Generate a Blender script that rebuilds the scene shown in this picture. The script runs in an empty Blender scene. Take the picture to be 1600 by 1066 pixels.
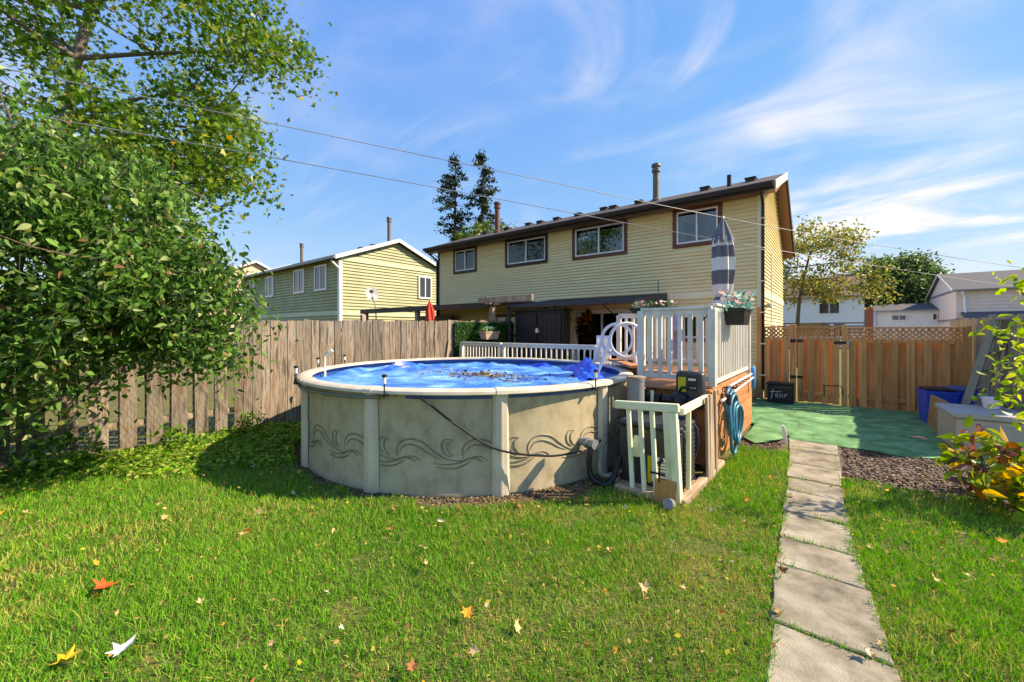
import bpy, bmesh, math, random
import numpy as np
from mathutils import Vector, Matrix
R = math.radians
random.seed(7); rng = np.random.default_rng(7)
sc = bpy.context.scene
COL = sc.collection

# ------------------------------------------------------------------ camera
EYE = 1.76; YAW = 38.7
cam = bpy.data.cameras.new('camera'); cam.sensor_width = 36; cam.lens = 630/1600*36
cam.shift_y = -17/1600; cam.clip_end = 900; cam.clip_start = .05
camo = bpy.data.objects.new('camera', cam); COL.objects.link(camo)
camo.location = (0, 0, EYE); camo.rotation_euler = (R(90), 0, R(YAW)); sc.camera = camo

# ------------------------------------------------------------------ light
SUN = Vector((.97, .78, 1.0)).normalized()
SUN_EL = math.asin(SUN.z); SUN_AZ = math.atan2(SUN.x, SUN.y)
sl = bpy.data.lights.new('sun', 'SUN'); sl.energy = 2.0; sl.angle = R(.55); sl.color = (1, .95, .88)
so = bpy.data.objects.new('sun', sl); COL.objects.link(so)
so.rotation_euler = SUN.to_track_quat('Z', 'Y').to_euler()
w = bpy.data.worlds.new('World'); sc.world = w; w.use_nodes = True
nt = w.node_tree; nt.nodes.clear()
def wn(t, **k):
    n = nt.nodes.new(t)
    for a, b in k.items(): setattr(n, a, b)
    return n
wo = wn('ShaderNodeOutputWorld'); bg = wn('ShaderNodeBackground'); bg.inputs['Strength'].default_value = .15
sky = wn('ShaderNodeTexSky', sky_type='NISHITA'); sky.sun_disc = False
sky.sun_elevation = SUN_EL; sky.sun_rotation = SUN_AZ; sky.air_density = 1.0; sky.dust_density = .0; sky.ozone_density = 5
hs = wn('ShaderNodeHueSaturation'); hs.inputs['Saturation'].default_value = 1.5; hs.inputs['Value'].default_value = .88; hs.inputs['Hue'].default_value = .5
gm = wn('ShaderNodeGamma'); gm.inputs['Gamma'].default_value = .62; nt.links.new(sky.outputs[0], gm.inputs['Color'])
nt.links.new(gm.outputs[0], hs.inputs['Color'])
tc = wn('ShaderNodeTexCoord'); sx = wn('ShaderNodeSeparateXYZ'); nt.links.new(tc.outputs['Generated'], sx.inputs[0])
def wm(op, a, b=None):
    n = wn('ShaderNodeMath', operation=op)
    for i, v in enumerate((a, b)):
        if v is None: continue
        if isinstance(v, (int, float)): n.inputs[i].default_value = v
        else: nt.links.new(v, n.inputs[i])
    return n.outputs[0]
zz = wm('ADD', wm('MAXIMUM', sx.outputs['Z'], 0), .16)
cb = wn('ShaderNodeCombineXYZ')
nt.links.new(wm('DIVIDE', sx.outputs['X'], zz), cb.inputs[0]); nt.links.new(wm('DIVIDE', sx.outputs['Y'], zz), cb.inputs[1])
def cloud(rot, scl, loc, nscale, dist, lo, hi, det=6):
    mp = wn('ShaderNodeMapping'); mp.inputs['Rotation'].default_value = (0, 0, R(rot)); mp.inputs['Scale'].default_value = scl
    mp.inputs['Location'].default_value = loc
    nt.links.new(cb.outputs[0], mp.inputs[0])
    n = wn('ShaderNodeTexNoise'); n.inputs['Scale'].default_value = nscale; n.inputs['Detail'].default_value = det
    n.inputs['Roughness'].default_value = .55; n.inputs['Distortion'].default_value = dist
    nt.links.new(mp.outputs[0], n.inputs['Vector'])
    r = wn('ShaderNodeMapRange', interpolation_type='SMOOTHSTEP'); r.inputs[1].default_value = lo; r.inputs[2].default_value = hi
    nt.links.new(n.outputs[0], r.inputs[0]); return r.outputs[0]
c1 = cloud(-35, (.85, 1.25, 1), (4.11, 4.12, 0), .95, 1.4, .40, .78, 9)
c2 = cloud(0, (1, 1, 1), (7.24, 5.51, 0), .5, .3, .42, .66, 3)
c3 = cloud(-35, (.6, 1.4, 1), (7.1, 5, 0), 1.3, 1.2, .5, .85, 8)
cl = wm('MINIMUM', wm('ADD', wm('MULTIPLY', c1, c2), wm('MULTIPLY', c3, .22)), .9)
mx = wn('ShaderNodeMix', data_type='RGBA'); nt.links.new(cl, mx.inputs[0])
def vm(op, a, b):     # soft shoulder on the bright horizon
    n = wn('ShaderNodeVectorMath', operation=op)
    for i, v in enumerate((a, b)):
        if isinstance(v, tuple): n.inputs[i].default_value = v
        else: nt.links.new(v, n.inputs[i])
    return n.outputs[0]
soft = vm('DIVIDE', vm('MULTIPLY', hs.outputs[0], (2.75, 2.72, 2.35)), vm('ADD', hs.outputs[0], (3.3, 2.45, .45)))
nt.links.new(soft, mx.inputs[6])
mx.inputs[7].default_value = (2.1, 2.1, 2.15, 1)
nt.links.new(mx.outputs[2], bg.inputs[0]); nt.links.new(bg.outputs[0], wo.inputs[0])
vs = sc.view_settings; vs.view_transform = 'Standard'; vs.look = 'None'; vs.gamma = 1; vs.use_curve_mapping = False
vs.exposure = 2.08; vs.use_white_balance = True; vs.white_balance_temperature = 8900; vs.white_balance_tint = 15
sc.cycles.max_bounces = 6; sc.cycles.transparent_max_bounces = 12; sc.cycles.caustics_reflective = False; sc.cycles.caustics_refractive = False

# ------------------------------------------------------------------ materials
def lin(v): v /= 255; return v/12.92 if v <= .04045 else ((v+.055)/1.055)**2.4
def C(h): return tuple(min(.82, 1.22*lin(int(h[i:i+2], 16))) for i in (0, 2, 4))+(1,)
def mat(name, cols, rough=.7, scale=4, stretch=(1, 1, 1), bump=0, bscale=None, metal=0, spec=.4, rnd=0, det=6, coord='pos', bdist=.01, lo=.3, hi=.7, rvar=0):
    m = bpy.data.materials.new(name); m.use_nodes = True; t = m.node_tree; N = t.nodes; L = t.links
    p = N['Principled BSDF']; p.inputs['Metallic'].default_value = metal; p.inputs['Specular IOR Level'].default_value = spec
    p.inputs['Roughness'].default_value = rough
    if isinstance(cols, str): cols = [cols]
    if coord == 'pos': src = N.new('ShaderNodeNewGeometry').outputs['Position']
    else: src = N.new('ShaderNodeTexCoord').outputs['Object']
    oi = N.new('ShaderNodeObjectInfo')
    if rnd:
        mm = N.new('ShaderNodeMath'); mm.operation = 'MULTIPLY'; mm.inputs[1].default_value = 71; L.new(oi.outputs['Random'], mm.inputs[0])
        va = N.new('ShaderNodeVectorMath'); L.new(src, va.inputs[0]); L.new(mm.outputs[0], va.inputs[1]); src = va.outputs[0]
    mp = N.new('ShaderNodeMapping'); mp.inputs['Scale'].default_value = stretch; L.new(src, mp.inputs[0])
    n = N.new('ShaderNodeTexNoise'); n.inputs['Scale'].default_value = scale; n.inputs['Detail'].default_value = det; n.inputs['Roughness'].default_value = .62
    L.new(mp.outputs[0], n.inputs['Vector'])
    out = None
    if len(cols) > 1:
        r = N.new('ShaderNodeValToRGB'); e = r.color_ramp.elements
        for i in range(len(cols)):
            pos = lo+(hi-lo)*i/(len(cols)-1)
            q = e[i] if i < 2 else e.new(pos)
            q.position = pos; q.color = C(cols[i])
        for i in range(2): e[i].position = lo+(hi-lo)*i/(len(cols)-1)
        L.new(n.outputs[0], r.inputs[0]); out = r.outputs[0]
    if rnd and out:
        h = N.new('ShaderNodeHueSaturation'); mr = N.new('ShaderNodeMapRange'); mr.inputs[3].default_value = 1-rnd; mr.inputs[4].default_value = 1+rnd
        L.new(oi.outputs['Random'], mr.inputs[0]); L.new(mr.outputs[0], h.inputs['Value']); L.new(out, h.inputs['Color']); out = h.outputs[0]
    if out: L.new(out, p.inputs['Base Color'])
    else: p.inputs['Base Color'].default_value = C(cols[0])
    if rvar:
        mr = N.new('ShaderNodeMapRange'); mr.inputs[3].default_value = rough-rvar; mr.inputs[4].default_value = rough+rvar
        L.new(n.outputs[0], mr.inputs[0]); L.new(mr.outputs[0], p.inputs['Roughness'])
    if bump:
        b = N.new('ShaderNodeBump'); b.inputs['Strength'].default_value = bump; b.inputs['Distance'].default_value = bdist
        if bscale:
            n2 = N.new('ShaderNodeTexNoise'); n2.inputs['Scale'].default_value = bscale; n2.inputs['Detail'].default_value = 4
            L.new(mp.outputs[0], n2.inputs['Vector']); L.new(n2.outputs[0], b.inputs['Height'])
        else: L.new(n.outputs[0], b.inputs['Height'])
        L.new(b.outputs[0], p.inputs['Normal'])
    return m
def leafmat(name, gloss=.025, trans=.42):
    m = bpy.data.materials.new(name); m.use_nodes = True; t = m.node_tree; N = t.nodes; L = t.links
    N.remove(N['Principled BSDF']); o = N['Material Output']
    a = N.new('ShaderNodeAttribute'); a.attribute_name = 'Col'
    d = N.new('ShaderNodeBsdfDiffuse'); tr = N.new('ShaderNodeBsdfTranslucent'); g = N.new('ShaderNodeBsdfGlossy'); g.inputs['Roughness'].default_value = .45
    L.new(a.outputs[0], d.inputs[0])
    h = N.new('ShaderNodeHueSaturation'); h.inputs['Value'].default_value = 1.3; h.inputs['Saturation'].default_value = 1.1
    L.new(a.outputs[0], h.inputs['Color']); L.new(h.outputs[0], tr.inputs[0])
    x = N.new('ShaderNodeMixShader'); x.inputs[0].default_value = trans; L.new(d.outputs[0], x.inputs[1]); L.new(tr.outputs[0], x.inputs[2])
    f = N.new('ShaderNodeFresnel'); f.inputs[0].default_value = 1.4
    k = N.new('ShaderNodeMath'); k.operation = 'MULTIPLY'; k.inputs[1].default_value = gloss*4; L.new(f.outputs[0], k.inputs[0])
    y = N.new('ShaderNodeMixShader'); L.new(k.outputs[0], y.inputs[0]); L.new(x.outputs[0], y.inputs[1]); L.new(g.outputs[0], y.inputs[2])
    L.new(y.outputs[0], o.inputs[0]); return m
def glassmat():
    m = bpy.data.materials.new('window_glass'); m.use_nodes = True; t = m.node_tree; N = t.nodes; L = t.links
    N.remove(N['Principled BSDF']); o = N['Material Output']
    tr = N.new('ShaderNodeBsdfTransparent'); tr.inputs[0].default_value = (.8, .84, .85, 1)
    g = N.new('ShaderNodeBsdfGlossy'); g.inputs['Roughness'].default_value = .02
    f = N.new('ShaderNodeFresnel'); f.inputs[0].default_value = 1.9
    x = N.new('ShaderNodeMixShader'); L.new(f.outputs[0], x.inputs[0]); L.new(tr.outputs[0], x.inputs[1]); L.new(g.outputs[0], x.inputs[2])
    L.new(x.outputs[0], o.inputs[0]); return m
M = {}
M['glass'] = glassmat()
M['leaf'] = leafmat('leaf_green'); M['grass'] = leafmat('grass_blades', .008, .3)
M['siding'] = mat('yellow_vinyl_siding', ['d3bc8a', 'dbc697', 'e1cfa3'], .55, 1.3, (1, 1, 3), .05, 60, rnd=.03)
M['trim'] = mat('cream_trim', ['d8cda6', 'e2d9b8'], .55, 2)
M['brown'] = mat('dark_brown_fascia', ['241a15', '30231d'], .5, 3, rvar=.1)
M['redbrown'] = mat('red_brown_frame', ['553127', '6b4034'], .5, 4)
M['soffit'] = mat('brown_soffit', ['6b4a3b', '7b5746'], .6, 6)
M['white'] = mat('white_vinyl', ['d9d9d6', 'e6e6e2'], .4, 3, rvar=.1)
M['cream'] = mat('weathered_white_paint', ['b2b1a6', 'c4c3b9', 'cfcec4'], .5, 5, (1, 1, .4), .1, 30, rnd=.04)
M['greenwhite'] = mat('algae_tinged_white_paint', ['b3b894', 'cfd1ae', 'dcdcc2'], .6, 5, (1, 1, .5), .1, 30)
M['shingle'] = mat('asphalt_shingles', ['3a3634', '4a4542', '57514d'], .9, 14, (1, 1, 1), .5, 40)
M['shinglebrown'] = mat('brown_shingles', ['6b5149', '7d625a'], .9, 8, (1, 1, 1), .3, 30)
M['shinglegrey'] = mat('grey_shingles', ['4b4a4c', '5a595b'], .9, 8, (1, 1, 1), .3, 30)
M['pipe'] = mat('dull_flue_metal', ['4d4540', '6a5f57', '7c7068'], .55, 8, metal=.4)
M['rust'] = mat('rusty_flue', ['5c3a2c', '6f4736', '4b342c'], .7, 9)
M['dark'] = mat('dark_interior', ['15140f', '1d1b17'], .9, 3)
M['curtain'] = mat('curtain_cloth', ['6d6f72', '8b8d8f'], .9, 18, (1, 1, .05), .4, 30)
M['curtain2'] = mat('white_curtain', ['9c9c98', 'c0c0bb'], .9, 18, (1, 1, .05), .4, 30)
M['fence'] = mat('weathered_fence_wood', ['2b2620', '584f44', '857c6e', '664f3b', 'a2988a'], .85, 1.7, (10, 10, .8), .8, 9, rnd=.3, coord='pos', bdist=.008, lo=.3, hi=.72)
M['greyfence'] = mat('grey_fence_wood', ['5f5b58', '817c78', '98938e'], .85, 1.6, (14, 14, .8), .5, 9, rnd=.12)
M['cedar'] = mat('cedar_fence_wood', ['a36a3d', 'be844f', 'ce9963'], .7, 1.5, (12, 12, .7), .35, 9, rnd=.16)
M['deckwood'] = mat('stained_deck_wood', ['9a6440', 'b57a50', 'c48b60'], .65, 1.5, (.8, 10, 10), .35, 9, rnd=.12)
M['skirt'] = mat('stained_skirt_boards', ['96603b', 'ad7349', 'bb8358'], .65, 1.5, (10, .8, 10), .35, 9, rnd=.12)
M['oldwood'] = mat('old_plank_wood', ['6f5f50', '97836f', 'b09c85'], .85, 1.6, (14, 14, .9), .5, 9, rnd=.15)
M['timber'] = mat('ground_timber', ['7a6753', 'a18b72', 'b7a288'], .85, 1.6, (10, .9, 10), .5, 9)
M['plywood'] = mat('plywood', ['8d6233', 'a87a43', '9a6d3a'], .7, 2, (6, 6, 1), .2, 9)
M['poolwall'] = mat('pool_wall_stone_print', ['867a5e', 'a09478', 'aa9e82'], .5, 6, (1, 1, .7), .12, 40, det=8)
M['poolorn'] = mat('pool_wall_relief', ['6f6753', '817965'], .5, 9)
M['resin'] = mat('pool_upright_resin', ['aca08c', 'bab09c', 'c2b8a5'], .42, 4, (1, 1, .5), .08, 60)
M['rim'] = mat('pool_rim_resin', ['b0a590', 'bdb29e', 'c6bca9'], .45, 5, rvar=.1)
M['liner'] = mat('pool_liner_blue_mosaic', ['0f2f63', '2a5590', '173f78'], .3, 28, det=2)
M['cover'] = mat('blue_solar_cover', ['1d60b4', '337cc8', '5597d4', '86b7de'], .42, 2.4, (1, 1, 1), .8, 30, spec=.4, lo=.36, hi=.68, bdist=.02)
M['coverfold'] = mat('blue_cover_fold', ['0838b0', '0f51cc', '2b78e0'], .25, 5, spec=.6)
M['debris'] = mat('wet_leaf_debris', ['5a4a38', '8a7a66', 'a89a88'], .8, 20)
M['ladder'] = mat('ladder_resin', ['c4c2bc', 'd6d4cf'], .4, 6)
M['alu'] = mat('aluminium', ['84847c', '989890'], .45, 8, metal=.35)
M['black'] = mat('black_plastic', ['101113', '1b1c1f'], .42, 6)
M['charcoal'] = mat('charcoal_plastic', ['26282b', '34373a'], .4, 8, rvar=.08)
M['greypvc'] = mat('grey_pvc', ['6d7072', '7d8082'], .4, 5)
M['hosegrey'] = mat('grey_hose', ['5d6058', '6f7269'], .5, 9)
M['bluehose'] = mat('blue_hose', ['14566b', '1d6d83', '2d8598'], .4, 6)
M['bluebrush'] = mat('blue_brush', ['1c74b8', '2c8cd0'], .5, 5)
M['bluebin'] = mat('blue_bin_plastic', ['0d3fae', '1350c4'], .42, 4, rvar=.08)
M['bluelid'] = mat('blue_lid', ['27486f', '355a85'], .5, 4)
M['boxbody'] = mat('taupe_resin', ['a0948a', 'ada197'], .55, 4, bump=.1, bscale=80)
M['boxlid'] = mat('grey_resin_lid', ['908c87', '9e9a95'], .55, 4, bump=.1, bscale=80)
M['yellow'] = mat('yellow_sticker', ['a8a11c', 'b5ad22'], .5, 4)
M['label'] = mat('pale_label', ['b9b9b4', 'cfcfca'], .5, 14)
M['awning'] = mat('black_awning_fabric', ['1b1d22', '2a2d33'], .7, 4)
M['awninggrey'] = mat('grey_awning_fabric', ['3a3a3f', '47474c'], .75, 3)
M['shed'] = mat('black_shed_panel', ['131418', '24252b'], .5, 3, (6, 6, .4))
M['concrete'] = mat('concrete_slab', ['534d43', '78715f', '8f8775', '9f9787'], .92, 4, (1, 1, 1), .5, 120, rnd=.09, det=10)
M['carpet'] = mat('green_outdoor_carpet', ['2c5530', '47784a', '5f9060', '82a77c'], .95, 3.2, (1, 1, 1), .7, 50, det=10, lo=.28, hi=.74)
M['soil'] = mat('dark_soil', ['3d3123', '57472f', '6b5a42'], .95, 7, bump=.8, bscale=40, det=9)
M['mulch'] = mat('mulch_soil', ['3d3330', '5a4d47', '6d605a'], .95, 9, bump=.8, bscale=50, det=9)
M['ground'] = mat('lawn_soil', ['3f4a1e', '56562a', '71663a'], .95, 3.5, bump=.6, bscale=40, det=9)
M['stone'] = mat('pebbles', ['6d6459', '9b9184', 'c0b8ac'], .8, 11, rnd=.2)
M['wire'] = mat('cable_sheath', ['6f757b', '858b91'], .5, 2)
M['bark'] = mat('bark', ['3a2f26', '57493c', '6b5d4e'], .9, 4, (6, 6, 1), .8, 14)
M['barkgrey'] = mat('grey_bark', ['4e463f', '6f665d', '857b71'], .9, 4, (6, 6, 1), .6, 14)
M['stripedark'] = mat('slate_blue_canvas', ['55565f', '666770'], .85, 8)
M['stripelight'] = mat('off_white_canvas', ['bdbab6', 'd3d0cc'], .85, 8)
M['lavender'] = mat('lavender_towel', ['8a86a5', 'a19dba'], .95, 12, bump=.3, bscale=60)
M['red'] = mat('red_canvas', ['b3301f', 'c9402b'], .8, 6)
M['terrapink'] = mat('terracotta_pink_planter', ['9d857a', 'ae978c'], .6, 5)
M['greensiding'] = mat('green_siding', ['858964', '90936e', '989b78'], .6, 1.2, rnd=.02)
M['greenrear'] = M['greensiding']
M['paletrim'] = mat('pale_green_trim', ['a9b393', 'b5be9f'], .6, 2)
M['peach'] = mat('peach_siding', ['c4a58d', 'd0b29b'], .7, 2)
M['pink'] = mat('pink_siding', ['d8bcb0', 'e0c6ba'], .7, 2)
M['whitesiding'] = mat('white_siding', ['e2e2de', 'ecece8'], .7, 2)
M['palegrey'] = mat('pale_grey_siding', ['c6c8cb', 'd2d4d6'], .7, 2)
M['brick'] = mat('red_brick', ['7a4437', '8f5747'], .85, 6)
M['dish'] = mat('satellite_dish_grey', ['9a9a98', 'aaaaa7'], .45, 5)
M['chalk'] = mat('white_marker_paint', ['c9c9c9', 'dddddd'], .6, 5)
M['cardboard'] = mat('brown_board', ['8b6a48', 'a07c56'], .8, 4)
M['whiteplastic'] = mat('white_plastic', ['c9cacc', 'd9dadc'], .45, 5)

# ------------------------------------------------------------------ object helpers
def tag(o, label=None, cat=None, group=None, kind=None):
    for k, v in (('label', label), ('category', cat), ('group', group), ('kind', kind)):
        if v: o[k] = v
    return o
def thing(name, label, cat, loc=(0, 0, 0), rz=0, group=None):
    o = bpy.data.objects.new(name, None); COL.objects.link(o); o.location = loc; o.rotation_euler = (0, 0, rz); o.empty_display_size = .1
    return tag(o, label, cat, group)
def link(name, me, parent=None, loc=None, rot=None, scl=None):
    o = bpy.data.objects.new(name, me); COL.objects.link(o); o.parent = parent
    if loc is not None: o.location = loc
    if rot is not None: o.rotation_euler = rot
    if scl is not None: o.scale = scl
    return o
class MB:
    def __init__(s): s.bm = bmesh.new()
    def box(s, x0, y0, z0, x1, y1, z1, ch=0, rot=None, mtx=None):
        c = Vector(((x0+x1)/2, (y0+y1)/2, (z0+z1)/2)); m = Matrix.Translation(c)
        if rot: m = m @ Matrix.Rotation(rot[2], 4, 'Z') @ Matrix.Rotation(rot[1], 4, 'Y') @ Matrix.Rotation(rot[0], 4, 'X')
        m = m @ Matrix.Diagonal((abs(x1-x0), abs(y1-y0), abs(z1-z0), 1))
        if mtx: m = mtx @ m
        r = bmesh.ops.create_cube(s.bm, size=1, matrix=m)
        if ch:
            es = list({e for v in r['verts'] for e in v.link_edges})
            bmesh.ops.bevel(s.bm, geom=es, offset=ch, segments=1, affect='EDGES', profile=.5)
        return s
    def tube(s, pts, r, n=8, caps=True, closed=False):
        P = [Vector(p) for p in pts]; K = len(P); rs = r if isinstance(r, (list, tuple)) else [r]*K
        rings = []; up = None
        for i, p in enumerate(P):
            a = P[(i-1) % K] if (closed or i > 0) else p; b = P[(i+1) % K] if (closed or i < K-1) else p
            t = (b-a).normalized() if (b-a).length > 1e-9 else Vector((0, 0, 1))
            if up is None: up = t.orthogonal().normalized()
            up = (up-t*up.dot(t)); up = up.normalized() if up.length > 1e-6 else t.orthogonal().normalized()
            sd = t.cross(up)
            rings.append([s.bm.verts.new(p+(up*math.cos(2*math.pi*j/n)+sd*math.sin(2*math.pi*j/n))*rs[i]) for j in range(n)])
        for i in range(K if closed else K-1):
            A, B = rings[i], rings[(i+1) % K]
            for j in range(n): s.bm.faces.new((A[j], A[(j+1) % n], B[(j+1) % n], B[j]))
        if caps and not closed:
            s.bm.faces.new(rings[0][::-1]); s.bm.faces.new(rings[-1])
        return s
    def lathe(s, prof, c=(0, 0, 0), n=24, wob=None):
        rings = []
        for i, (r, z) in enumerate(prof):
            ring = []
            for j in range(n):
                a = 2*math.pi*j/n; q = r*(wob(a, i) if wob else 1)
                ring.append(s.bm.verts.new((c[0]+q*math.cos(a), c[1]+q*math.sin(a), c[2]+z)))
            rings.append(ring)
        for A, B in zip(rings, rings[1:]):
            for j in range(n): s.bm.faces.new((A[j], A[(j+1) % n], B[(j+1) % n], B[j]))
        if prof[0][0] > 1e-4: s.bm.faces.new(rings[0][::-1])
        if prof[-1][0] > 1e-4: s.bm.faces.new(rings[-1])
        return s
    def prism(s, poly, vec):
        a = [s.bm.verts.new(p) for p in poly]; v = Vector(vec); b = [s.bm.verts.new(Vector(p)+v) for p in poly]; n = len(a)
        s.bm.faces.new(a[::-1]); s.bm.faces.new(b)
        for i in range(n): s.bm.faces.new((a[i], a[(i+1) % n], b[(i+1) % n], b[i]))
        return s
    def face(s, pts): s.bm.faces.new([s.bm.verts.new(p) for p in pts]); return s
    def mesh(s, name, m, smooth=None):
        bmesh.ops.recalc_face_normals(s.bm, faces=s.bm.faces[:])
        me = bpy.data.meshes.new(name); s.bm.to_mesh(me); s.bm.free(); me.materials.append(M[m] if isinstance(m, str) else m)
        if smooth:
            me.shade_smooth(); me.set_sharp_from_angle(angle=R(smooth))
        return me
    def build(s, name, m, parent=None, smooth=None, loc=None, rot=None): return link(name, s.mesh(name, m, smooth), parent, loc, rot)
def bx(name, m, parent, *a, ch=.004, rot=None, mtx=None): return MB().box(*a, ch=ch, rot=rot, mtx=mtx).build(name, m, parent)
def smoothpts(pts, n=6):
    P = [Vector(p) for p in pts]; out = []
    for i in range(len(P)-1):
        a = P[max(i-1, 0)]; b = P[i]; c = P[i+1]; d = P[min(i+2, len(P)-1)]
        for k in range(n):
            t = k/n; out.append(.5*((2*b)+(-a+c)*t+(2*a-5*b+4*c-d)*t*t+(-a+3*b-3*c+d)*t**3))
    out.append(P[-1]); return out
def inst(name, tv, tf, P, Rm, S, cols, m, parent=None):
    tv = np.asarray(tv, float); tf = np.asarray(tf, int); n = len(P); k = len(tv); q = len(tf)
    S = np.asarray(S, float); S = S[:, None]*np.ones((1, 3)) if S.ndim == 1 else S
    V = np.einsum('nij,nkj->nki', Rm, tv[None]*S[:, None, :])+P[:, None, :]
    F = (tf[None]+(np.arange(n)*k)[:, None, None]).reshape(-1)
    me = bpy.data.meshes.new(name); me.vertices.add(n*k); me.vertices.foreach_set('co', V.astype(np.float32).ravel())
    me.loops.add(len(F)); me.loops.foreach_set('vertex_index', F.astype(np.int32))
    me.polygons.add(n*q); me.polygons.foreach_set('loop_start', (np.arange(n*q)*3).astype(np.int32))
    me.update(calc_edges=True)
    ca = me.color_attributes.new('Col', 'FLOAT_COLOR', 'POINT')
    cc = np.ones((n, k, 4), np.float32); cc[:, :, :3] = np.asarray(cols)[:, None, :]
    ca.data.foreach_set('color', cc.ravel()); me.materials.append(m)
    return link(name, me, parent)
def basis(d, nrm):
    d = d/np.linalg.norm(d, axis=1, keepdims=True); x = np.cross(d, nrm); x /= np.linalg.norm(x, axis=1, keepdims=True)+1e-9
    z = np.cross(x, d); return np.stack([x, d, z], axis=2)
def rdir(n, zb=0, zs=1):
    v = rng.normal(size=(n, 3)); v[:, 2] = v[:, 2]*zs+zb; return v/(np.linalg.norm(v, axis=1, keepdims=True)+1e-9)
def pal(hexes, n, jit=.15, wts=None):
    A = np.array([C(h)[:3] for h in hexes]); i = rng.choice(len(A), n, p=wts); c = A[i]*(1+rng.normal(0, jit, (n, 1))); return np.clip(c, .004, .9)
# leaf templates (local y = length, z = normal)
def ovate():
    a = [(0, -.06), (.17, .05), (.29, .22), (.32, .42), (.25, .63), (.13, .82), (0, 1.05)]; L_ = a+[(-x, y) for x, y in a[-2:0:-1]]
    v = [(x, y, .28*abs(x)-.22*y*y) for x, y in L_]+[(0, .2, -.02), (0, .6, -.09)]; n = len(L_); f = []
    for i in range(n):
        j = (i+1) % n; c = n if (L_[i][1]+L_[j][1])/2 < .4 else n+1; f.append((i, j, c))
    return v, f+[(3, n+1, n), (9, n, n+1)]
OV_V, OV_F = ovate()
def maple():
    a = [(0, -.1), (.12, .1), (.48, .02), (.34, .26), (.62, .5), (.3, .5), (.2, .62), (0, 1.0)]
    pts = a+[(-x, y) for x, y in a[-2:0:-1]]
    v = [(x, y, .1*abs(x)-.05*y*y) for x, y in pts]+[(0, .35, .0)]; n = len(pts)
    return v, [(i, (i+1) % n, n) for i in range(n)]
MP_V, MP_F = maple()
DI_V = [(0, 0, 0), (-.28, .45, .05), (0, 1, 0), (.28, .45, .05)]; DI_F = [(0, 2, 1), (0, 3, 2)]

# ------------------------------------------------------------------ ground setting
PC = Vector((-4.75, 4.85, 0)); PR = 2.5          # pool centre, wall radius
def struct(name, mb, m): return tag(mb.build(name, m), kind='structure')
g = MB()
g.face([(-300, -200, 0), (300, -200, 0), (300, 300, 0), (-300, 300, 0)])
struct('ground', g, 'ground')
def blob(cx, cy, rx, ry, z, seed, n=48, w=.12):
    r_ = random.Random(seed); ph = [r_.uniform(0, 6.28) for _ in range(4)]
    out = []
    for j in range(n):
        a = 2*math.pi*j/n; k = 1+w*sum(math.sin((q+2)*a+ph[q])/(q+1.5) for q in range(4))
        out.append((cx+rx*k*math.cos(a), cy+ry*k*math.sin(a), z))
    return out
s = MB(); s.face(blob(PC.x+.1, PC.y-.05, 2.84, 2.84, .004, 3, 64, .03)); struct('soil_ring', s, 'soil')
s = MB(); s.face([(.06, 6.15, .004), (.5, 5.95, .004), (1.2, 6.05, .004), (1.75, 6.3, .004), (2.15, 6.6, .004), (2.15, 8.0, .004), (-.0, 7.9, .004)]); struct('mulch_bed', s, 'mulch')
s = MB(); s.face([(-1.2, 6.65, .004), (-.85, 6.75, .004), (-.62, 7.05, .004), (-.58, 7.95, .004), (-1.2, 7.95, .004)]); struct('bare_soil', s, 'mulch')
# paving slabs, each with a broom-finish on its own mesh
path = bpy.data.objects.new('path', None); COL.objects.link(path); path['kind'] = 'structure'
PY = [7.81, 7.2, 6.43, 5.79, 5.32, 4.69, 4.09, 3.6, 2.87, 2.2, 1.5, .8]
def pl(y): return float(np.interp(y, [.8, 2.4, 2.9, 3.9, 5.1, 5.9, 7.8], [-.2, -.26, -.3, -.37, -.4, -.45, -.57]))
def pw(y): return float(np.interp(y, [.8, 2.4, 2.9, 3.9, 5.1, 5.9, 7.8], [.62, .6, .54, .52, .49, .51, .6]))
slabmat = M['concrete'].copy(); slabmat.name = 'ribbed_concrete'
t_ = slabmat.node_tree; wv = t_.nodes.new('ShaderNodeTexWave'); wv.inputs['Scale'].default_value = 26; wv.inputs['Distortion'].default_value = 1.5; wv.bands_direction = 'DIAGONAL'
ge = t_.nodes.new('ShaderNodeNewGeometry'); t_.links.new(ge.outputs['Position'], wv.inputs['Vector'])
bp = t_.nodes.new('ShaderNodeBump'); bp.inputs['Strength'].default_value = .35; bp.inputs['Distance'].default_value = .005
t_.links.new(wv.outputs[1], bp.inputs['Height']); ob_ = [n for n in t_.nodes if n.type == 'BUMP' and n != bp][0]
t_.links.new(ob_.outputs[0], bp.inputs['Normal']); t_.links.new(bp.outputs[0], t_.nodes['Principled BSDF'].inputs['Normal'])
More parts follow.
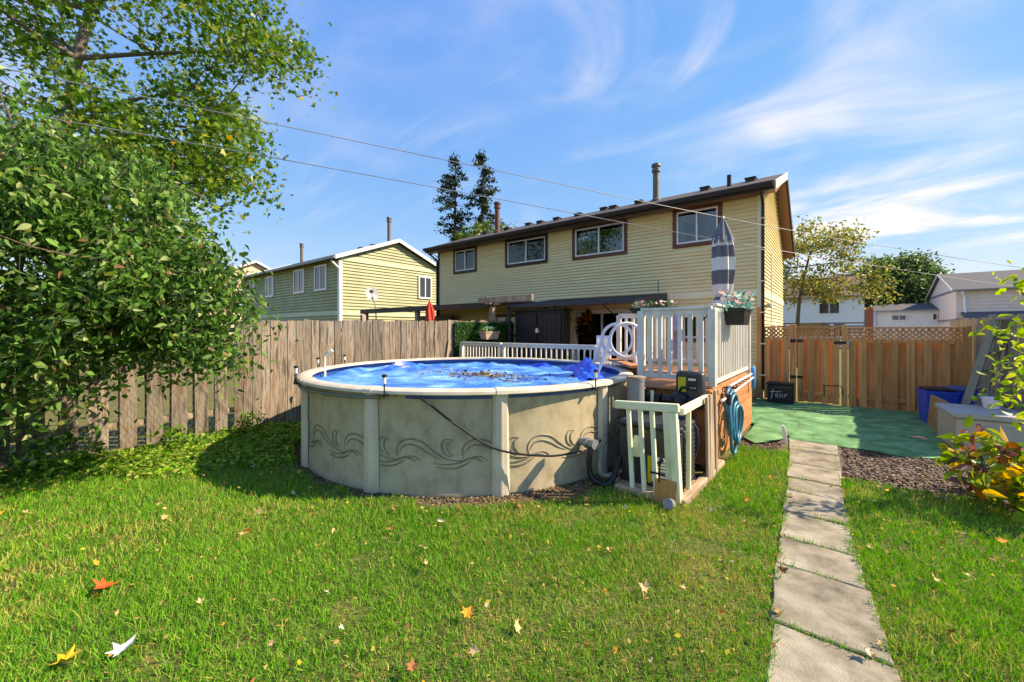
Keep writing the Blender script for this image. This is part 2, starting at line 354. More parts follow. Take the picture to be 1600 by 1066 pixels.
for i in range(len(PY)-1):
    y1, y0 = PY[i]-.008, PY[i+1]+.008; ym = (y0+y1)/2
    x0, x1 = pl(ym)+random.uniform(-.01, .01), pl(ym)+pw(ym)+random.uniform(-.012, .012)
    jx = lambda: random.uniform(-.012, .012); q = [(pl(y0)+jx(), y0), (pl(y0)+pw(y0)+jx(), y0+jx()*.5), (pl(y1)+pw(y1)+jx(), y1), (pl(y1)+jx(), y1+jx()*.5)]; xc = (x0+x1)/2
    poly = []
    for a_, b_ in zip(q, q[1:]+q[:1]):     # chipped, slightly wavy edges
        for f_ in np.arange(0, .99, .125): poly.append((a_[0]+(b_[0]-a_[0])*f_-xc+random.uniform(-.006, .006)*(f_ > 0), a_[1]+(b_[1]-a_[1])*f_-ym+random.uniform(-.005, .005)*(f_ > 0)-0))
    m = MB(); c0 = [m.bm.verts.new((x_, y2, -.03)) for x_, y2 in poly]; c1_ = [m.bm.verts.new((x_, y2, .012)) for x_, y2 in poly]; c2_ = [m.bm.verts.new((x_*.975, y2*.975, .019+random.uniform(-.001, .001))) for x_, y2 in poly]; nq = len(poly)
    for A_, B_ in ((c0, c1_), (c1_, c2_)):
        for k in range(nq): m.bm.faces.new((A_[k], A_[(k+1) % nq], B_[(k+1) % nq], B_[k]))
    m.bm.faces.new(c2_); m.bm.faces.new(c0[::-1])
    m.build('slab', slabmat if i in (1, 3, 4, 6, 9, 10) else M['concrete'], path, loc=(xc, ym, random.uniform(-.004, .006)), rot=(random.uniform(-.008, .008), random.uniform(-.01, .01), 0))
# outdoor carpet
def sheet(name, poly, z, m, amp, seed, res=.09):
    xs = [p[0] for p in poly]; ys = [p[1] for p in poly]; r_ = random.Random(seed); ph = [r_.uniform(0, 6) for _ in range(6)]
    bm = bmesh.new(); bm.faces.new([bm.verts.new((x, y, 0)) for x, y in poly])
    for a in np.arange(min(xs)+res, max(xs), res): bmesh.ops.bisect_plane(bm, geom=bm.verts[:]+bm.edges[:]+bm.faces[:], plane_co=(a, 0, 0), plane_no=(1, 0, 0))
    for a in np.arange(min(ys)+res, max(ys), res): bmesh.ops.bisect_plane(bm, geom=bm.verts[:]+bm.edges[:]+bm.faces[:], plane_co=(0, a, 0), plane_no=(0, 1, 0))
    for v in bm.verts:
        x, y = v.co.x, v.co.y
        v.co.z = z+amp*(.5+.5*math.sin(3.1*x+ph[0]+1.7*math.sin(1.3*y+ph[1])))*(.5+.5*math.sin(4.3*y+ph[2]+1.2*math.sin(2.1*x+ph[3])))+amp*.35*(1+math.sin(9*x-6*y+ph[4]))
    r = bmesh.ops.extrude_face_region(bm, geom=bm.faces[:])
    for v in [q for q in r['geom'] if isinstance(q, bmesh.types.BMVert)]: v.co.z += .006
    bmesh.ops.recalc_face_normals(bm, faces=bm.faces[:])
    me = bpy.data.meshes.new(name); bm.to_mesh(me); bm.free(); me.materials.append(M[m]); me.shade_smooth(); me.set_sharp_from_angle(angle=R(50)); return me
o = link('outdoor_carpet', sheet('outdoor_carpet', [(-1.55, 8.62), (-1.16, 8.6), (-1.1, 8.5), (-.6, 8.5), (-.58, 7.8), (.05, 7.82), (.6, 7.72), (1.2, 7.86), (2.1, 7.95), (2.12, 11.98), (-1.55, 11.98)], .006, 'carpet', .024, 4))
tag(o, 'large green outdoor carpet laid in front of the cedar gate', 'carpet')
o = link('outdoor_carpet', sheet('carpet_piece', [(-1.14, 7.35), (-.95, 7.12), (-.66, 7.6), (-.55, 8.1), (-.52, 9.25), (-1.14, 9.4)], .034, 'carpet', .018, 9))
tag(o, 'small creased green carpet offcut overlapping beside the deck skirt', 'carpet')

# ------------------------------------------------------------------ main house
HX0, HX1, HY0, HY1 = -13.9, -1.47, 12.1, 17.2
EAVE = 5.38; RY = 14.6; RZ = 6.48
house = thing('house', 'two storey semi detached house with yellow siding and dark brown eaves', 'house', (0, 0, 0))
def wall_with_holes(mb, u0, u1, z0, z1, holes, pos):
    """backing wall as quads on a grid, holes left open; pos(u,z)->3D"""
    us = sorted({u0, u1, *[h[0] for h in holes], *[h[1] for h in holes]}); zs = sorted({z0, z1, *[h[2] for h in holes], *[h[3] for h in holes]})
    for a, b in zip(us, us[1:]):
        for c, d in zip(zs, zs[1:]):
            um, zm = (a+b)/2, (c+d)/2
            if any(h[0] < um < h[1] and h[2] < zm < h[3] for h in holes): continue
            mb.face([pos(a, c), pos(b, c), pos(b, d), pos(a, d)])
# openings on the rear wall: u0,u1,z0,z1
WIN = [(-12.9, -11.56, 4.2, 5.22), (-9.98, -8.05, 4.2, 5.22), (-7.0, -5.08, 4.16, 5.24), (-3.66, -2.4, 4.14, 5.22)]
LOWW = (-3.55, -2.5, 1.45, 2.3); DOOR = (-6.95, -4.75, .5, 2.42); NWIN = (-10.6, -9.4, 1.5, 2.35)
HOLES = WIN+[LOWW, DOOR, NWIN]
mb = MB(); wall_with_holes(mb, HX0, HX1, 0, 5.3, HOLES, lambda u, z: (u, HY0+.005, z)); mb.build('rear_wall', 'siding', house)
lap = MB(); lap.prism([(0, 0, 0), (0, -.002, 0), (0, -.002, .026), (0, -.036, .02), (0, -.038, .028), (0, -.012, .1), (0, 0, .1)], (1, 0, 0)); lapme = lap.mesh('siding_board', 'siding')
def rows(u0, u1, z0, z1, holes, place, step=.1):
    z = z0
    while z < z1-.02:
        segs = [(u0, u1)]
        for h in holes:
            if h[2]-.06 < z+step*.5 < h[3]+.06:
                ns = []
                for a, b in segs:
                    if h[1]+.0 <= a or h[0] >= b: ns.append((a, b)); continue
                    if h[0] > a: ns.append((a, h[0]))
                    if h[1] < b: ns.append((h[1], b))
                segs = ns
        for a, b in segs:
            if b-a > .02: place(a, b, z)
        z += step
def place_rear(a, b, z): link('siding_board', lapme, house, (a, HY0, z), None, (b-a, 1, 1))
rows(HX0, HX1, .3, 2.62, HOLES, place_rear); rows(HX0, HX1, 2.84, 5.3, HOLES, place_rear)
bx('band_trim', 'trim', house, HX0, HY0-.045, 2.64, HX1, HY0-.001, 2.838, ch=.003)
# side wall (gable) facing +X with individual rows
mb = MB(); mb.face([(HX1-.005, HY0, 0), (HX1-.005, HY1, 0), (HX1-.005, HY1, 4.75), (HX1-.005, RY, RZ-.1), (HX1-.005, HY0, 5.3)]); mb.build('gable_wall', 'siding', house)
mb = MB(); mb.face([(HX0+.005, HY0, 0), (HX0+.005, HY0, 5.3), (HX0+.005, RY, RZ-.1), (HX0+.005, HY1, 4.75), (HX0+.005, HY1, 0)]); mb.build('gable_wall', 'siding', house)
mb = MB(); mb.face([(HX0, HY1, 0), (HX0, HY1, 4.75), (HX1, HY1, 4.75), (HX1, HY1, 0)]); mb.build('front_wall', 'siding', house)
z = .3
while z < 6.3:
    if not 2.6 < z < 2.8:
        zt = z+.1
        ya = HY0 if zt < 5.3 else HY0+(zt-5.3)/(RZ-.1-5.3)*(RY-HY0)
        yb = HY1 if zt < 4.75 else HY1-(zt-4.75)/(RZ-.1-4.75)*(HY1-RY)
        link('siding_board', lapme, house, (HX1, ya, z), (0, 0, R(90)), (yb-ya, 1, 1))
    z += .1
bx('band_trim', 'trim', house, HX1+.001, HY0+.08, 2.62, HX1+.043, HY1, 2.8, ch=.003)
bx('corner_trim', 'trim', house, HX1-.09, HY0-.055, .2, HX1+.024, HY0-.001, 5.28, ch=.002)
bx('corner_trim', 'trim', house, HX1+.026, HY0-.05, .2, HX1+.052, HY0+.07, 5.28, ch=.002)
bx('corner_trim', 'brown', house, HX0-.02, HY0-.055, .2, HX0+.06, HY0-.001, 5.3, ch=.002)
# roof
ex0, ex1 = HX0-.33, HX1+.33
rb = MB()
sec = [(11.6, EAVE), (RY, RZ), (17.55, 4.5), (17.55, 4.38), (RY, RZ-.13), (11.6, EAVE-.12)]
rb.prism([(ex0, y, z) for y, z in sec], (ex1-ex0, 0, 0)); roof = rb.build('roof', 'shingle', house)
mb = MB(); mb.prism([(ex0+.02, y, z) for y, z in [(11.62, EAVE-.125), (RY, RZ-.135), (17.5, 4.37), (17.5, 4.33), (RY, RZ-.18), (12.08, EAVE-.15), (11.62, EAVE-.15)]], (ex1-ex0-.04, 0, 0)); mb.build('soffit', 'soffit', house)
bx('fascia', 'brown', house, ex0, 11.565, EAVE-.2, ex1, 11.597, EAVE+.01, ch=.004)
gt = MB(); gt.prism([(ex0, 11.563, EAVE-.015), (ex0, 11.45, EAVE-.015), (ex0, 11.44, EAVE-.06), (ex0, 11.47, EAVE-.14), (ex0, 11.563, EAVE-.14)], (ex1-ex0-.02, 0, 0)); gt.build('gutter', 'brown', house)
for xx in (ex1, ex0-.03):
    bx_ = MB(); bx_.prism([(xx, 11.6, EAVE-.19), (xx, RY, RZ-.2), (xx, RY, RZ+.015), (xx, 11.6, EAVE+.015)], (.03, 0, 0)); bx_.build('rake_board', 'trim' if xx == ex1 else 'brown', house)
    bx_ = MB(); bx_.prism([(xx, RY+.002, RZ-.2), (xx, 17.56, 4.3), (xx, 17.56, 4.52), (xx, RY+.002, RZ+.015)], (.03, 0, 0)); bx_.build('rake_board', 'brown', house)
for i, xv in enumerate([-12.8, -11.3, -10.4, -9.55, -8.7, -7.75, -6.85, -6.35, -5.35, -3.2, -1.95]):
    y = 14.0+random.uniform(-.25, .2); zr = EAVE+(y-11.6)*(RZ-EAVE)/(RY-11.6)
    v = MB(); v.box(xv-.13, y-.13, zr-.08, xv+.13, y+.13, zr+.09, ch=.02); v.box(xv-.15, y-.15, zr+.06, xv+.15, y+.15, zr+.092, ch=.008); v.build('roof_vent', 'brown', roof)
def flue(x, y, z0, z1, r, m, par):
    f_ = MB(); f_.lathe([(r*1.7, z0-.25), (r*1.6, z0+.05), (r, z0+.1), (r, z1-.28), (r*1.35, z1-.26), (r*1.35, z1-.17), (r*1.1, z1-.15), (r*1.1, z1-.1), (r*1.5, z1-.08), (r*1.4, z1)], (x, y, 0), 16)
    return f_.build('flue_pipe', m, par, 40)
flue(-4.66, 13.5, 6.05, 7.29, .1, 'pipe', roof); flue(-11.65, 13.5, 6.05, 7.4, .11, 'rust', roof)
MB().tube([(-2.42, 13.2, 5.8), (-2.42, 13.2, 6.3)], .06, 12).build('vent_stack', 'brown', roof, 40)
# downspout on the rear right corner and the left
dp = MB(); dp.box(HX1-.0, HY0-.1, .25, HX1+.07, HY0-.035, 5.02, ch=.008); dp.tube([(HX1+.035, HY0-.065, 5.0), (HX1+.035, HY0-.3, 5.15), (HX1+.035, 11.52, EAVE-.13)], .035, 8); dp.build('downspout', 'brown', house)
for q in range(6): bx('downspout_strap', 'trim', house, HX1-.03, HY0-.105, .6+q*.8, HX1+.1, HY0-.02, .63+q*.8, ch=0)
dp = MB(); dp.box(HX0-.09, HY0-.1, .25, HX0-.03, HY0-.035, 4.9, ch=.008); dp.tube([(HX0-.06, HY0-.065, 4.88), (HX0-.2, HY0-.3, 5.1), (HX0-.2, 11.52, EAVE-.13)], .04, 8); dp.build('downspout', 'brown', house)
cb_ = MB(); cb_.tube([(-6.1+2.0, HY0-.03, 2.85), (-4.1, HY0-.03, 3.25)], .01, 6); cb_.build('cable_stub', 'black', house)
# windows
def window(par, h, pos_y, frame, inner, curtain, mull=.5, room=.9, sgn=-1, sash=True):
    u0, u1, z0, z1 = h; fw = .085
    t = MB()
    for a in ((u0-.02, z0-.02, u1+.02, z0+fw), (u0-.02, z1-fw*.8, u1+.02, z1+.02), (u0-.02, z0+fw, u0+fw, z1-fw*.8), (u1-fw, z0+fw, u1+.02, z1-fw*.8)):
        t.box(a[0], pos_y-.06, a[1], a[2], pos_y+.03, a[3], ch=.004)
    wf = t.build('window', frame, par)
    a0, a1, b0, b1 = u0+fw+.002, u1-fw-.002, z0+fw+.002, z1-fw*.8-.002; q = .045
    t = MB(); um = a0+(a1-a0)*mull
    for a in ((a0, b0, a1, b0+q), (a0, b1-q, a1, b1), (a0, b0+q, a0+q, b1-q), (a1-q, b0+q, a1, b1-q), (um-q*.5, b0+q, um+q*.5, b1-q)):
        t.box(a[0], pos_y-.04, a[1], a[2], pos_y+.045, a[3], ch=.003)
    t.build('frame', inner, wf)
    for p0, p1, yy in ((a0+q, um-q*.5, pos_y-.002), (um+q*.5, a1-q, pos_y+.012)):
        MB().box(p0-.004, yy, b0+q-.004, p1+.004, yy+.004, b1-q+.004).build('pane', 'glass', wf)
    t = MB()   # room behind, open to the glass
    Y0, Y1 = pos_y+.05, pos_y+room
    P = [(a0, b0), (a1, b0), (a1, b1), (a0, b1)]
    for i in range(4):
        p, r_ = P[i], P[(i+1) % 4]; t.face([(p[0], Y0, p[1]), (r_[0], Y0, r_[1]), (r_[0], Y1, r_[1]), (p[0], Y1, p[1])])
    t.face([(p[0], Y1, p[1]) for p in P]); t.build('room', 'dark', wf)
    for c0, c1 in curtain:
        t = MB(); n = 26; pr = []
        for i in range(n+1):
            u = a0+(a1-a0)*(c0+(c1-c0)*i/n); pr.append((u, pos_y+.14+.02*math.sin(i*1.7)+.008*math.sin(i*4.1)))
        for (ua, ya), (ub, yb) in zip(pr, pr[1:]): t.face([(ua, ya, b0), (ub, yb, b0), (ub, yb, b1), (ua, ya, b1)])
        t.build('curtain', 'curtain' if random.random() < .6 else 'curtain2', wf, 60)
    return wf
window(house, WIN[0], HY0, 'brown', 'white', [(.02, .98)])
window(house, WIN[1], HY0, 'brown', 'white', [])
window(house, WIN[2], HY0, 'redbrown', 'white', [(0, .45), (.86, 1)])
window(house, WIN[3], HY0, 'redbrown', 'white', [(0, .16), (.68, 1)])
window(house, LOWW, HY0, 'redbrown', 'white', [], .5)
window(house, NWIN, HY0, 'brown', 'white', [(.1, .9)], .5)
dr = window(house, DOOR, HY0, 'white', 'white', [(.8, 1)], .46); dr.name = 'sliding_door'
wr = thing('door_wreath', 'bushy dark autumn wreath with an orange middle on the sliding door', 'wreath', (-6.4, 11.98, 1.75))
bx('hanger', 'black', wr, -.02, -.02, .45, .02, .03, .66); n = 520; aa = rng.uniform(0, 6.28, n); q_ = .12+.2*rng.random(n); Pw = np.stack([q_*np.cos(aa)*1.1, rng.uniform(-.1, 0, n), .15+q_*np.sin(aa)*1.6], 1)
inst('foliage', OV_V, OV_F, Pw, basis(rdir(n), rdir(n)+np.array([0, -.6, 0])), rng.uniform(.07, .13, n), pal(['2a2018', '3d2c1c', '55371d', '1d1813', '7a4a20'], n), M['leaf'], wr)['kind'] = 'stuff'
n = 50; Pw = np.stack([rng.normal(0, .12, n), rng.uniform(-.14, -.06, n), .38+rng.normal(0, .09, n)], 1)
inst('bow', OV_V, OV_F, Pw, basis(rdir(n), rdir(n)+np.array([0, -.8, 0])), rng.uniform(.08, .14, n), pal(['b0702a', 'c98432', '8a5522'], n), M['leaf'], wr)
# exterior fittings on the side
lt = MB(); lt.lathe([(.05, 0), (.07, .03), (.06, .1), (.02, .12)], (HX1+.09, 12.6, 2.35), 12); lt.box(HX1+.02, 12.56, 2.38, HX1+.09, 12.64, 2.46, ch=.006); lt.build('wall_lamp', 'alu', house, 40)
bx('meter_box', 'palegrey', house, HX1+.025, 13.6, 1.3, HX1+.16, 13.85, 1.9, ch=.01)
bx('conduit', 'palegrey', house, HX1+.025, 13.7, 1.9, HX1+.06, 13.735, 4.0, ch=.004)

# ------------------------------------------------------------------ patio awning, shed, neighbour's cover
aw = thing('patio_awning', 'black fabric patio awning over the sliding door', 'awning', (-5.8, 11, 2.5))
def P3(o, pts): return [Vector(p)-o.location for p in pts]
mb = MB(); mb.prism(P3(aw, [(-7.85, 9.6, 2.47), (-7.85, 9.6, 2.51), (-7.85, 12.07, 2.84), (-7.85, 12.07, 2.8)]), (4.0, 0, 0)); mb.build('canopy', 'awning', aw)
mb = MB(); mb.box(-7.87, 9.53, 2.41, -3.83, 9.6, 2.53, ch=.02, mtx=Matrix.Translation(-aw.location)); mb.build('front_bar', 'charcoal', aw)
mb = MB(); mb.prism(P3(aw, [(-3.85, 9.62, 2.3), (-3.85, 12.05, 2.42), (-3.85, 12.05, 2.83), (-3.85, 9.62, 2.52)]), (.02, 0, 0)); mb.build('side_panel', 'awninggrey', aw)
for px_ in (-7.8, -3.92): bx('post', 'charcoal', aw, px_-.04+5.8, 9.56-11, .5-2.5, px_+.04+5.8, 9.64-11, 2.42-2.5, ch=.006) if px_ < -5 else None
for q in (-7.0, -5.3, -4.0): MB().tube(P3(aw, [(q, 12.0, 2.1), (q, 10.6, 2.6)]), .02, 6).build('brace', 'charcoal', aw)
sh = thing('storage_shed', 'black two door storage shed under the awning', 'shed', (-6.8, 10.1, .5))
bx('body', 'black', sh, -.86, -.38, 0, .86, .0, 1.82, ch=.01); bx('roof', 'black', sh, -.92, -.46, 1.82, .92, .05, 1.88, ch=.01)
for k in (-1, 1):
    d_ = bx('door', 'shed', sh, k*.42-.38, -.42, .06, k*.42+.38, -.382, 1.76, ch=.006)
    for j in range(5): bx('groove_slat', 'shed', d_, k*.42-.37+j*.15, -.432, .08, k*.42-.37+j*.15+.135, -.421, 1.74, ch=.004)
MB().lathe([(0, -.09), (.05, -.06), (.055, 0), (.03, .06), (0, .08)], (0, -.45, 1.25), 12).build('door_knob', 'cream', sh, 40)

nc = thing('patio_cover', 'low dark patio cover on posts behind the weathered fence', 'patio cover', (-11.4, 10.5, 0))
mb = MB(); mb.prism([(-3.65, -1.5, 2.5), (-3.65, -1.5, 2.58), (-3.65, 1.56, 2.78), (-3.65, 1.56, 2.7)], (7.15, 0, 0)); mb.build('roof_sheet', 'brown', nc)
mb = MB(); mb.box(-3.68, -1.56, 2.42, 3.3, -1.5, 2.6, ch=.006); mb.build('fascia', 'brown', nc)
mb = MB(); mb.box(3.3, -1.7, 2.52, 3.42, 1.5, 2.74, ch=.01); mb.build('beam', 'oldwood', nc)
mb = MB(); mb.box(3.0, -1.66, 2.56, 5.0, -1.57, 2.74, ch=.01); mb.build('beam', 'oldwood', nc)
for xx in (-3.5, -.2, 3.35): bx('post', 'oldwood', nc, xx-.07, -1.47, 0, xx+.07, -1.33, 2.49, ch=.006)
bx('privacy_screen', 'brown', nc, -3.4, 1.2, 0, -1.2, 1.24, 2.4); 
d = thing('satellite_dish', 'grey satellite dish on a bent mast above the patio cover', 'satellite dish', (-14.1, 9.0, 2.5))
MB().tube([(0, .05, -.5), (0, .02, .2), (-.12, 0, .45), (-.15, 0, .6)], .022, 8).build('mast', 'alu', d, 40)
ds = MB(); ds.lathe([(0, .06), (.12, .052), (.2, .03), (.28, 0), (.285, -.01), (.2, .015), (.0, .045)], (0, 0, 0), 24); dd = ds.build('reflector', 'dish', d, 50, loc=(-.2, -.0, .7), rot=(R(14), R(-104), R(-20)))
MB().tube([(-.2, 0, .5), (.05, -.18, .58), (.16, -.26, .75)], .015, 6).build('feed_arm', 'alu', d)
bx('receiver', 'charcoal', d, .1, -.32, .7, .24, -.22, .8, ch=.01)
u_ = thing('patio_umbrella', 'closed red patio umbrella leaning behind the weathered fence', 'umbrella', (-10.1, 8.5, 0))
ax = [Vector((.12, -.1, 1.2)), Vector((-.25, .1, 2.72))]
MB().tube([ax[0]*1, Vector((.4, -.25, 0)), ax[0]], .02, 8).build('pole', 'alu', u_)
def closed(mb, p, q, prof, folds=7, n=28, amp=.2):
    t = (q-p).normalized(); a = t.orthogonal().normalized(); b = t.cross(a); rings = []
    for f_, r_ in prof:
        c = p+(q-p)*f_; rings.append([mb.bm.verts.new(c+(a*math.cos(6.2832*j/n)+b*math.sin(6.2832*j/n))*r_*(1+amp*math.sin(folds*6.2832*j/n+f_*2))) for j in range(n)])
    for A, B in zip(rings, rings[1:]):
        for j in range(n): mb.bm.faces.new((A[j], A[(j+1) % n], B[(j+1) % n], B[j]))
m_ = MB(); closed(m_, ax[0], ax[1], [(.3, .15), (.5, .15), (.75, .13), (.92, .06), (.98, .02), (1.02, .012)]); m_.build('canopy', 'red', u_, 60)

# ------------------------------------------------------------------ fences
def boardmeshes(m, n=5, w=1.0, th=.02, seed=1):
    out = []; r_ = random.Random(seed)
    for i in range(n):
        b = MB(); N = 5; hw = .5
        prev = None; k0 = r_.uniform(-.006, .006)
        for j in range(N):
            f_ = j/(N-1); dx = k0*math.sin(f_*3.1)+r_.uniform(-.004, .004)/.14; wob = r_.uniform(-.015, .015)
            top = [0, 0]
            if j == N-1: top = [r_.uniform(-.012, .004), r_.uniform(-.012, .004)]
            yv = r_.uniform(-.003, .003)
            ring = [b.bm.verts.new((-hw+wob, yv-th/2, f_+top[0])), b.bm.verts.new((hw+wob, yv-th/2, f_+top[1])), b.bm.verts.new((hw+wob, yv+th/2, f_+top[1])), b.bm.verts.new((-hw+wob, yv+th/2, f_+top[0]))]
            if prev:
                for q in range(4): b.bm.faces.new((prev[q], prev[(q+1) % 4], ring[(q+1) % 4], ring[q]))
            else: b.bm.faces.new(ring[::-1])
            prev = ring
        b.bm.faces.new(prev); out.append(b.mesh('board', m))
    return out
fl = thing('board_fence', 'long weathered grey brown board fence behind the pool', 'fence', (-8, 0, 0))
BM_ = boardmeshes('fence'); y = -2.2; i = 0
while y < 10.0:
    tight = y > 2.15
    w_ = random.uniform(.125, .15) if tight else random.uniform(.17, .2)
    zt = 1.9+.017*max(y, 0)+random.uniform(-.02, .015)
    off = 0 if tight else (0 if i % 2 == 0 else -.0)
    zb = random.uniform(.02, .06)
    link('board', random.choice(BM_), fl, (off+random.uniform(-.004, .004), y+w_/2, zb), (random.uniform(-.006, .006), random.uniform(-.006, .006), R(90)), (w_, 1, zt-zb))
    y += w_+(random.uniform(.004, .012) if tight else random.uniform(.085, .13)); i += 1
y = -2.1
while y < 2.1:       # back row of the spaced section
    w_ = .14; link('board', random.choice(BM_), fl, (-.115, y+w_/2+.16, .05), (0, 0, R(90)), (w_*.55, 1, 1.8)); y += .29
for z in (.35, 1.05, 1.72):
    for a, b in ((-2.2, 2.2), (2.2, 6.0), (6.0, 10.0)): bx('rail', 'oldwood', fl, -.1, a, z, -.055 if a > 2 else -.02, b-.01, z+.085, ch=.004)
for yy in (-2.2, .1, 2.22, 4.9, 7.42, 10.0): bx('post', 'oldwood', fl, -.19, yy-.045, 0, -.1, yy+.045, 1.98+(.12 if yy == 4.9 else 0), ch=.005)
ls = MB(); ls.prism([(.03, 7.05, .4), (.03, 7.12, .4), (.03, 7.33, 1.45), (.03, 7.26, 1.5)], (.02, 0, 0)); ls.build('leaning_slat', 'oldwood', fl)
# chicken wire on the spaced section
cw = MB(); st = .075
for a in np.arange(-.1, 2.2, st):
    zig = [(.018, a+(.5*st*.5 if k % 2 else -.25*st), .05+k*.06) for k in range(17)]
    cw.tube(zig, .0012, 3, caps=False)
    zig = [(.018, a+st*.5+(-.25*st if k % 2 else .25*st), .05+k*.06) for k in range(17)]; cw.tube(zig, .0012, 3, caps=False)
cwo = cw.build('chicken_wire', 'alu', fl); cwo['kind'] = 'stuff'
# cedar fence with gate
FY = 12.06
def lattice(mb, x0, x1, z0, z1, y, pitch=.1, w_=.036):
    for sgn, yy in ((1, y), (-1, y+.009)):
        k = x0-(z1-z0)
        while k < x1+(z1-z0):
            a = (k, z0) if sgn > 0 else (k, z1); b = (k+(z1-z0), z1) if sgn > 0 else (k+(z1-z0), z0)
            t0 = max(0, (x0-a[0])/(z1-z0)); t1 = min(1, (x1-a[0])/(z1-z0))
            if t1-t0 > .08:
                p = (a[0]+(b[0]-a[0])*t0, a[1]+(b[1]-a[1])*t0); q = (a[0]+(b[0]-a[0])*t1, a[1]+(b[1]-a[1])*t1)
                n_ = Vector((-(q[1]-p[1]), q[0]-p[0])).normalized()*w_*.5
                mb.prism([(p[0]-n_.x, yy, p[1]-n_.y), (q[0]-n_.x, yy, q[1]-n_.y), (q[0]+n_.x, yy, q[1]+n_.y), (p[0]+n_.x, yy, p[1]+n_.y)], (0, .007, 0))
            k += pitch
CB = boardmeshes('cedar', 4, seed=5)
def cedar_panel(par, x0, x1, zb, zt):
    bx('cap_rail', 'cedar', par, x0-.01, FY-.05, zt-.04, x1+.01, FY+.05, zt, ch=.004)
    l = MB(); lattice(l, x0+.03, x1-.03, zt-.29, zt-.05, FY-.004); l.build('lattice', 'cedar', par)
    bx('rail', 'cedar', par, x0, FY-.04, zt-.35, x1, FY-.012, zt-.27, ch=.004)
    for k in (x0, x1-.035): bx('lattice_frame', 'cedar', par, k, FY-.03, zt-.27, k+.035, FY+.02, zt-.041, ch=.003)
    bx('rail', 'cedar', par, x0, FY-.012, zb+.16, x1, FY+.012, zb+.25, ch=.004)
    n = max(2, round((x1-x0)/.27)); p = (x1-x0)/n
    for i in range(n+1):
        xx = x0+min(max(i*p, .07), x1-x0-.07); link('board', random.choice(CB), par, (xx, FY-.034, zb), (0, 0, 0), (.125, 1, zt-.33-zb))
        if i < n: link('board', random.choice(CB), par, (x0+(i+.5)*p, FY+.04, zb+.01), (0, 0, 0), (.17, 1, zt-.31-zb))
cf = thing('cedar_fence', 'narrow cedar fence panel with lattice top beside the house', 'fence', (0, 0, 0))
cedar_panel(cf, -1.42, -.88, .04, 1.86)
bx('post', 'cedar', cf, -1.56, FY-.06, 0, -1.43, FY+.06, 2.35, ch=.006); bx('post', 'cedar', cf, -.87, FY-.055, 0, -.745, FY+.055, 1.9, ch=.006)
ga = thing('garden_gate', 'cedar garden gate with lattice top and black strap hinges', 'gate', (0, 0, 0))
cedar_panel(ga, -.72, .085, .03, 1.85)
for z in (1.5, .62):
    h_ = MB(); h_.box(-.86, FY-.075, z-.04, -.74, FY-.062, z+.04, ch=.004); h_.box(-.73, FY-.056, z-.03, -.6, FY-.044, z+.03, ch=.004); h_.build('hinge', 'black', ga)
bx('latch', 'black', ga, -.02, FY-.066, 1.44, .2, FY-.05, 1.5, ch=.006)
lb = MB(); lb.tube([(-.22, FY-.06, .46), (.1, FY-.07, .47), (.14, FY-.07, .4), (.14, FY-.06, .25)], .009, 6); lb.tube([(-.2, FY-.05, .47), (-.2, FY-.06, .2)], .009, 6); lb.build('drop_bolt', 'black', ga)
cg = thing('cedar_fence', 'wide cedar fence panel with lattice top behind the blue bins', 'fence', (0, 0, 0))
cedar_panel(cg, .235, 2.03, .02, 1.83); bx('post', 'cedar', cg, .115, FY-.055, 0, .225, FY+.055, 1.88, ch=.006); bx('post', 'cedar', cg, 2.035, FY-.05, 0, 2.13, FY+.05, 1.84, ch=.006)
gf = thing('grey_fence', 'tall grey weathered plank fence behind the leaning ladder', 'fence', (2.2, 0, 0))
GB = boardmeshes('greyfence', 4, seed=8); y = 9.0
while y < 14.4:
    w_ = random.uniform(.135, .155); link('board', random.choice(GB), gf, (random.uniform(-.003, .003), y+w_/2, .03), (0, random.uniform(-.006, .006), R(90)), (w_, 1, 1.97+random.uniform(-.012, .012))); y += w_+.006
for z in (.4, 1.6): bx('rail', 'greyfence', gf, .02, 9.0, z, .07, 14.4, z+.09, ch=.004)
for yy in (9.05, 11.6, 14.3): bx('post', 'greyfence', gf, .075, yy-.05, 0, .17, yy+.05, 2.05, ch=.005)

# ------------------------------------------------------------------ pool
RIMZ = 1.13
pool = thing('above_ground_pool', 'round above ground pool with wave patterned wall and cream rim', 'swimming pool', PC)
NP = 11; PH0 = -104; STEP = 2*math.pi/NP
wall = MB(); rin = []
for zz_ in (0.0, .03, .06, 1.0, RIMZ-.02):
    rin.append([wall.bm.verts.new(((PR+(.012 if zz_ in (0.0, .03) else 0))*math.cos(2*math.pi*j/132), (PR+(.012 if zz_ in (0.0, .03) else 0))*math.sin(2*math.pi*j/132), zz_)) for j in range(132)])
for A, B in zip(rin, rin[1:]):
    for j in range(132): wall.bm.faces.new((A[j], A[(j+1) % 132], B[(j+1) % 132], B[j]))
pw_ = wall.build('wall', 'poolwall', pool, 40)
ln = MB(); ln.lathe([(PR-.012, .85), (PR-.012, RIMZ-.025)], n=132); ln.bm.faces.ensure_lookup_table()
for f_ in [f for f in ln.bm.faces if len(f.verts) > 4]: ln.bm.faces.remove(f_)
ln.build('liner', 'liner', pool, 40)
lo_ = MB(); r2 = [[lo_.bm.verts.new(((PR+.004)*math.cos(R(a)), (PR+.004)*math.sin(R(a)), z_)) for a in np.arange(-62, 12, 2)] for z_ in (RIMZ-.1, RIMZ-.025)]
for j in range(len(r2[0])-1): lo_.bm.faces.new((r2[0][j], r2[0][j+1], r2[1][j+1], r2[1][j]))
lo_.build('liner_overlap', 'liner', pool, 40)
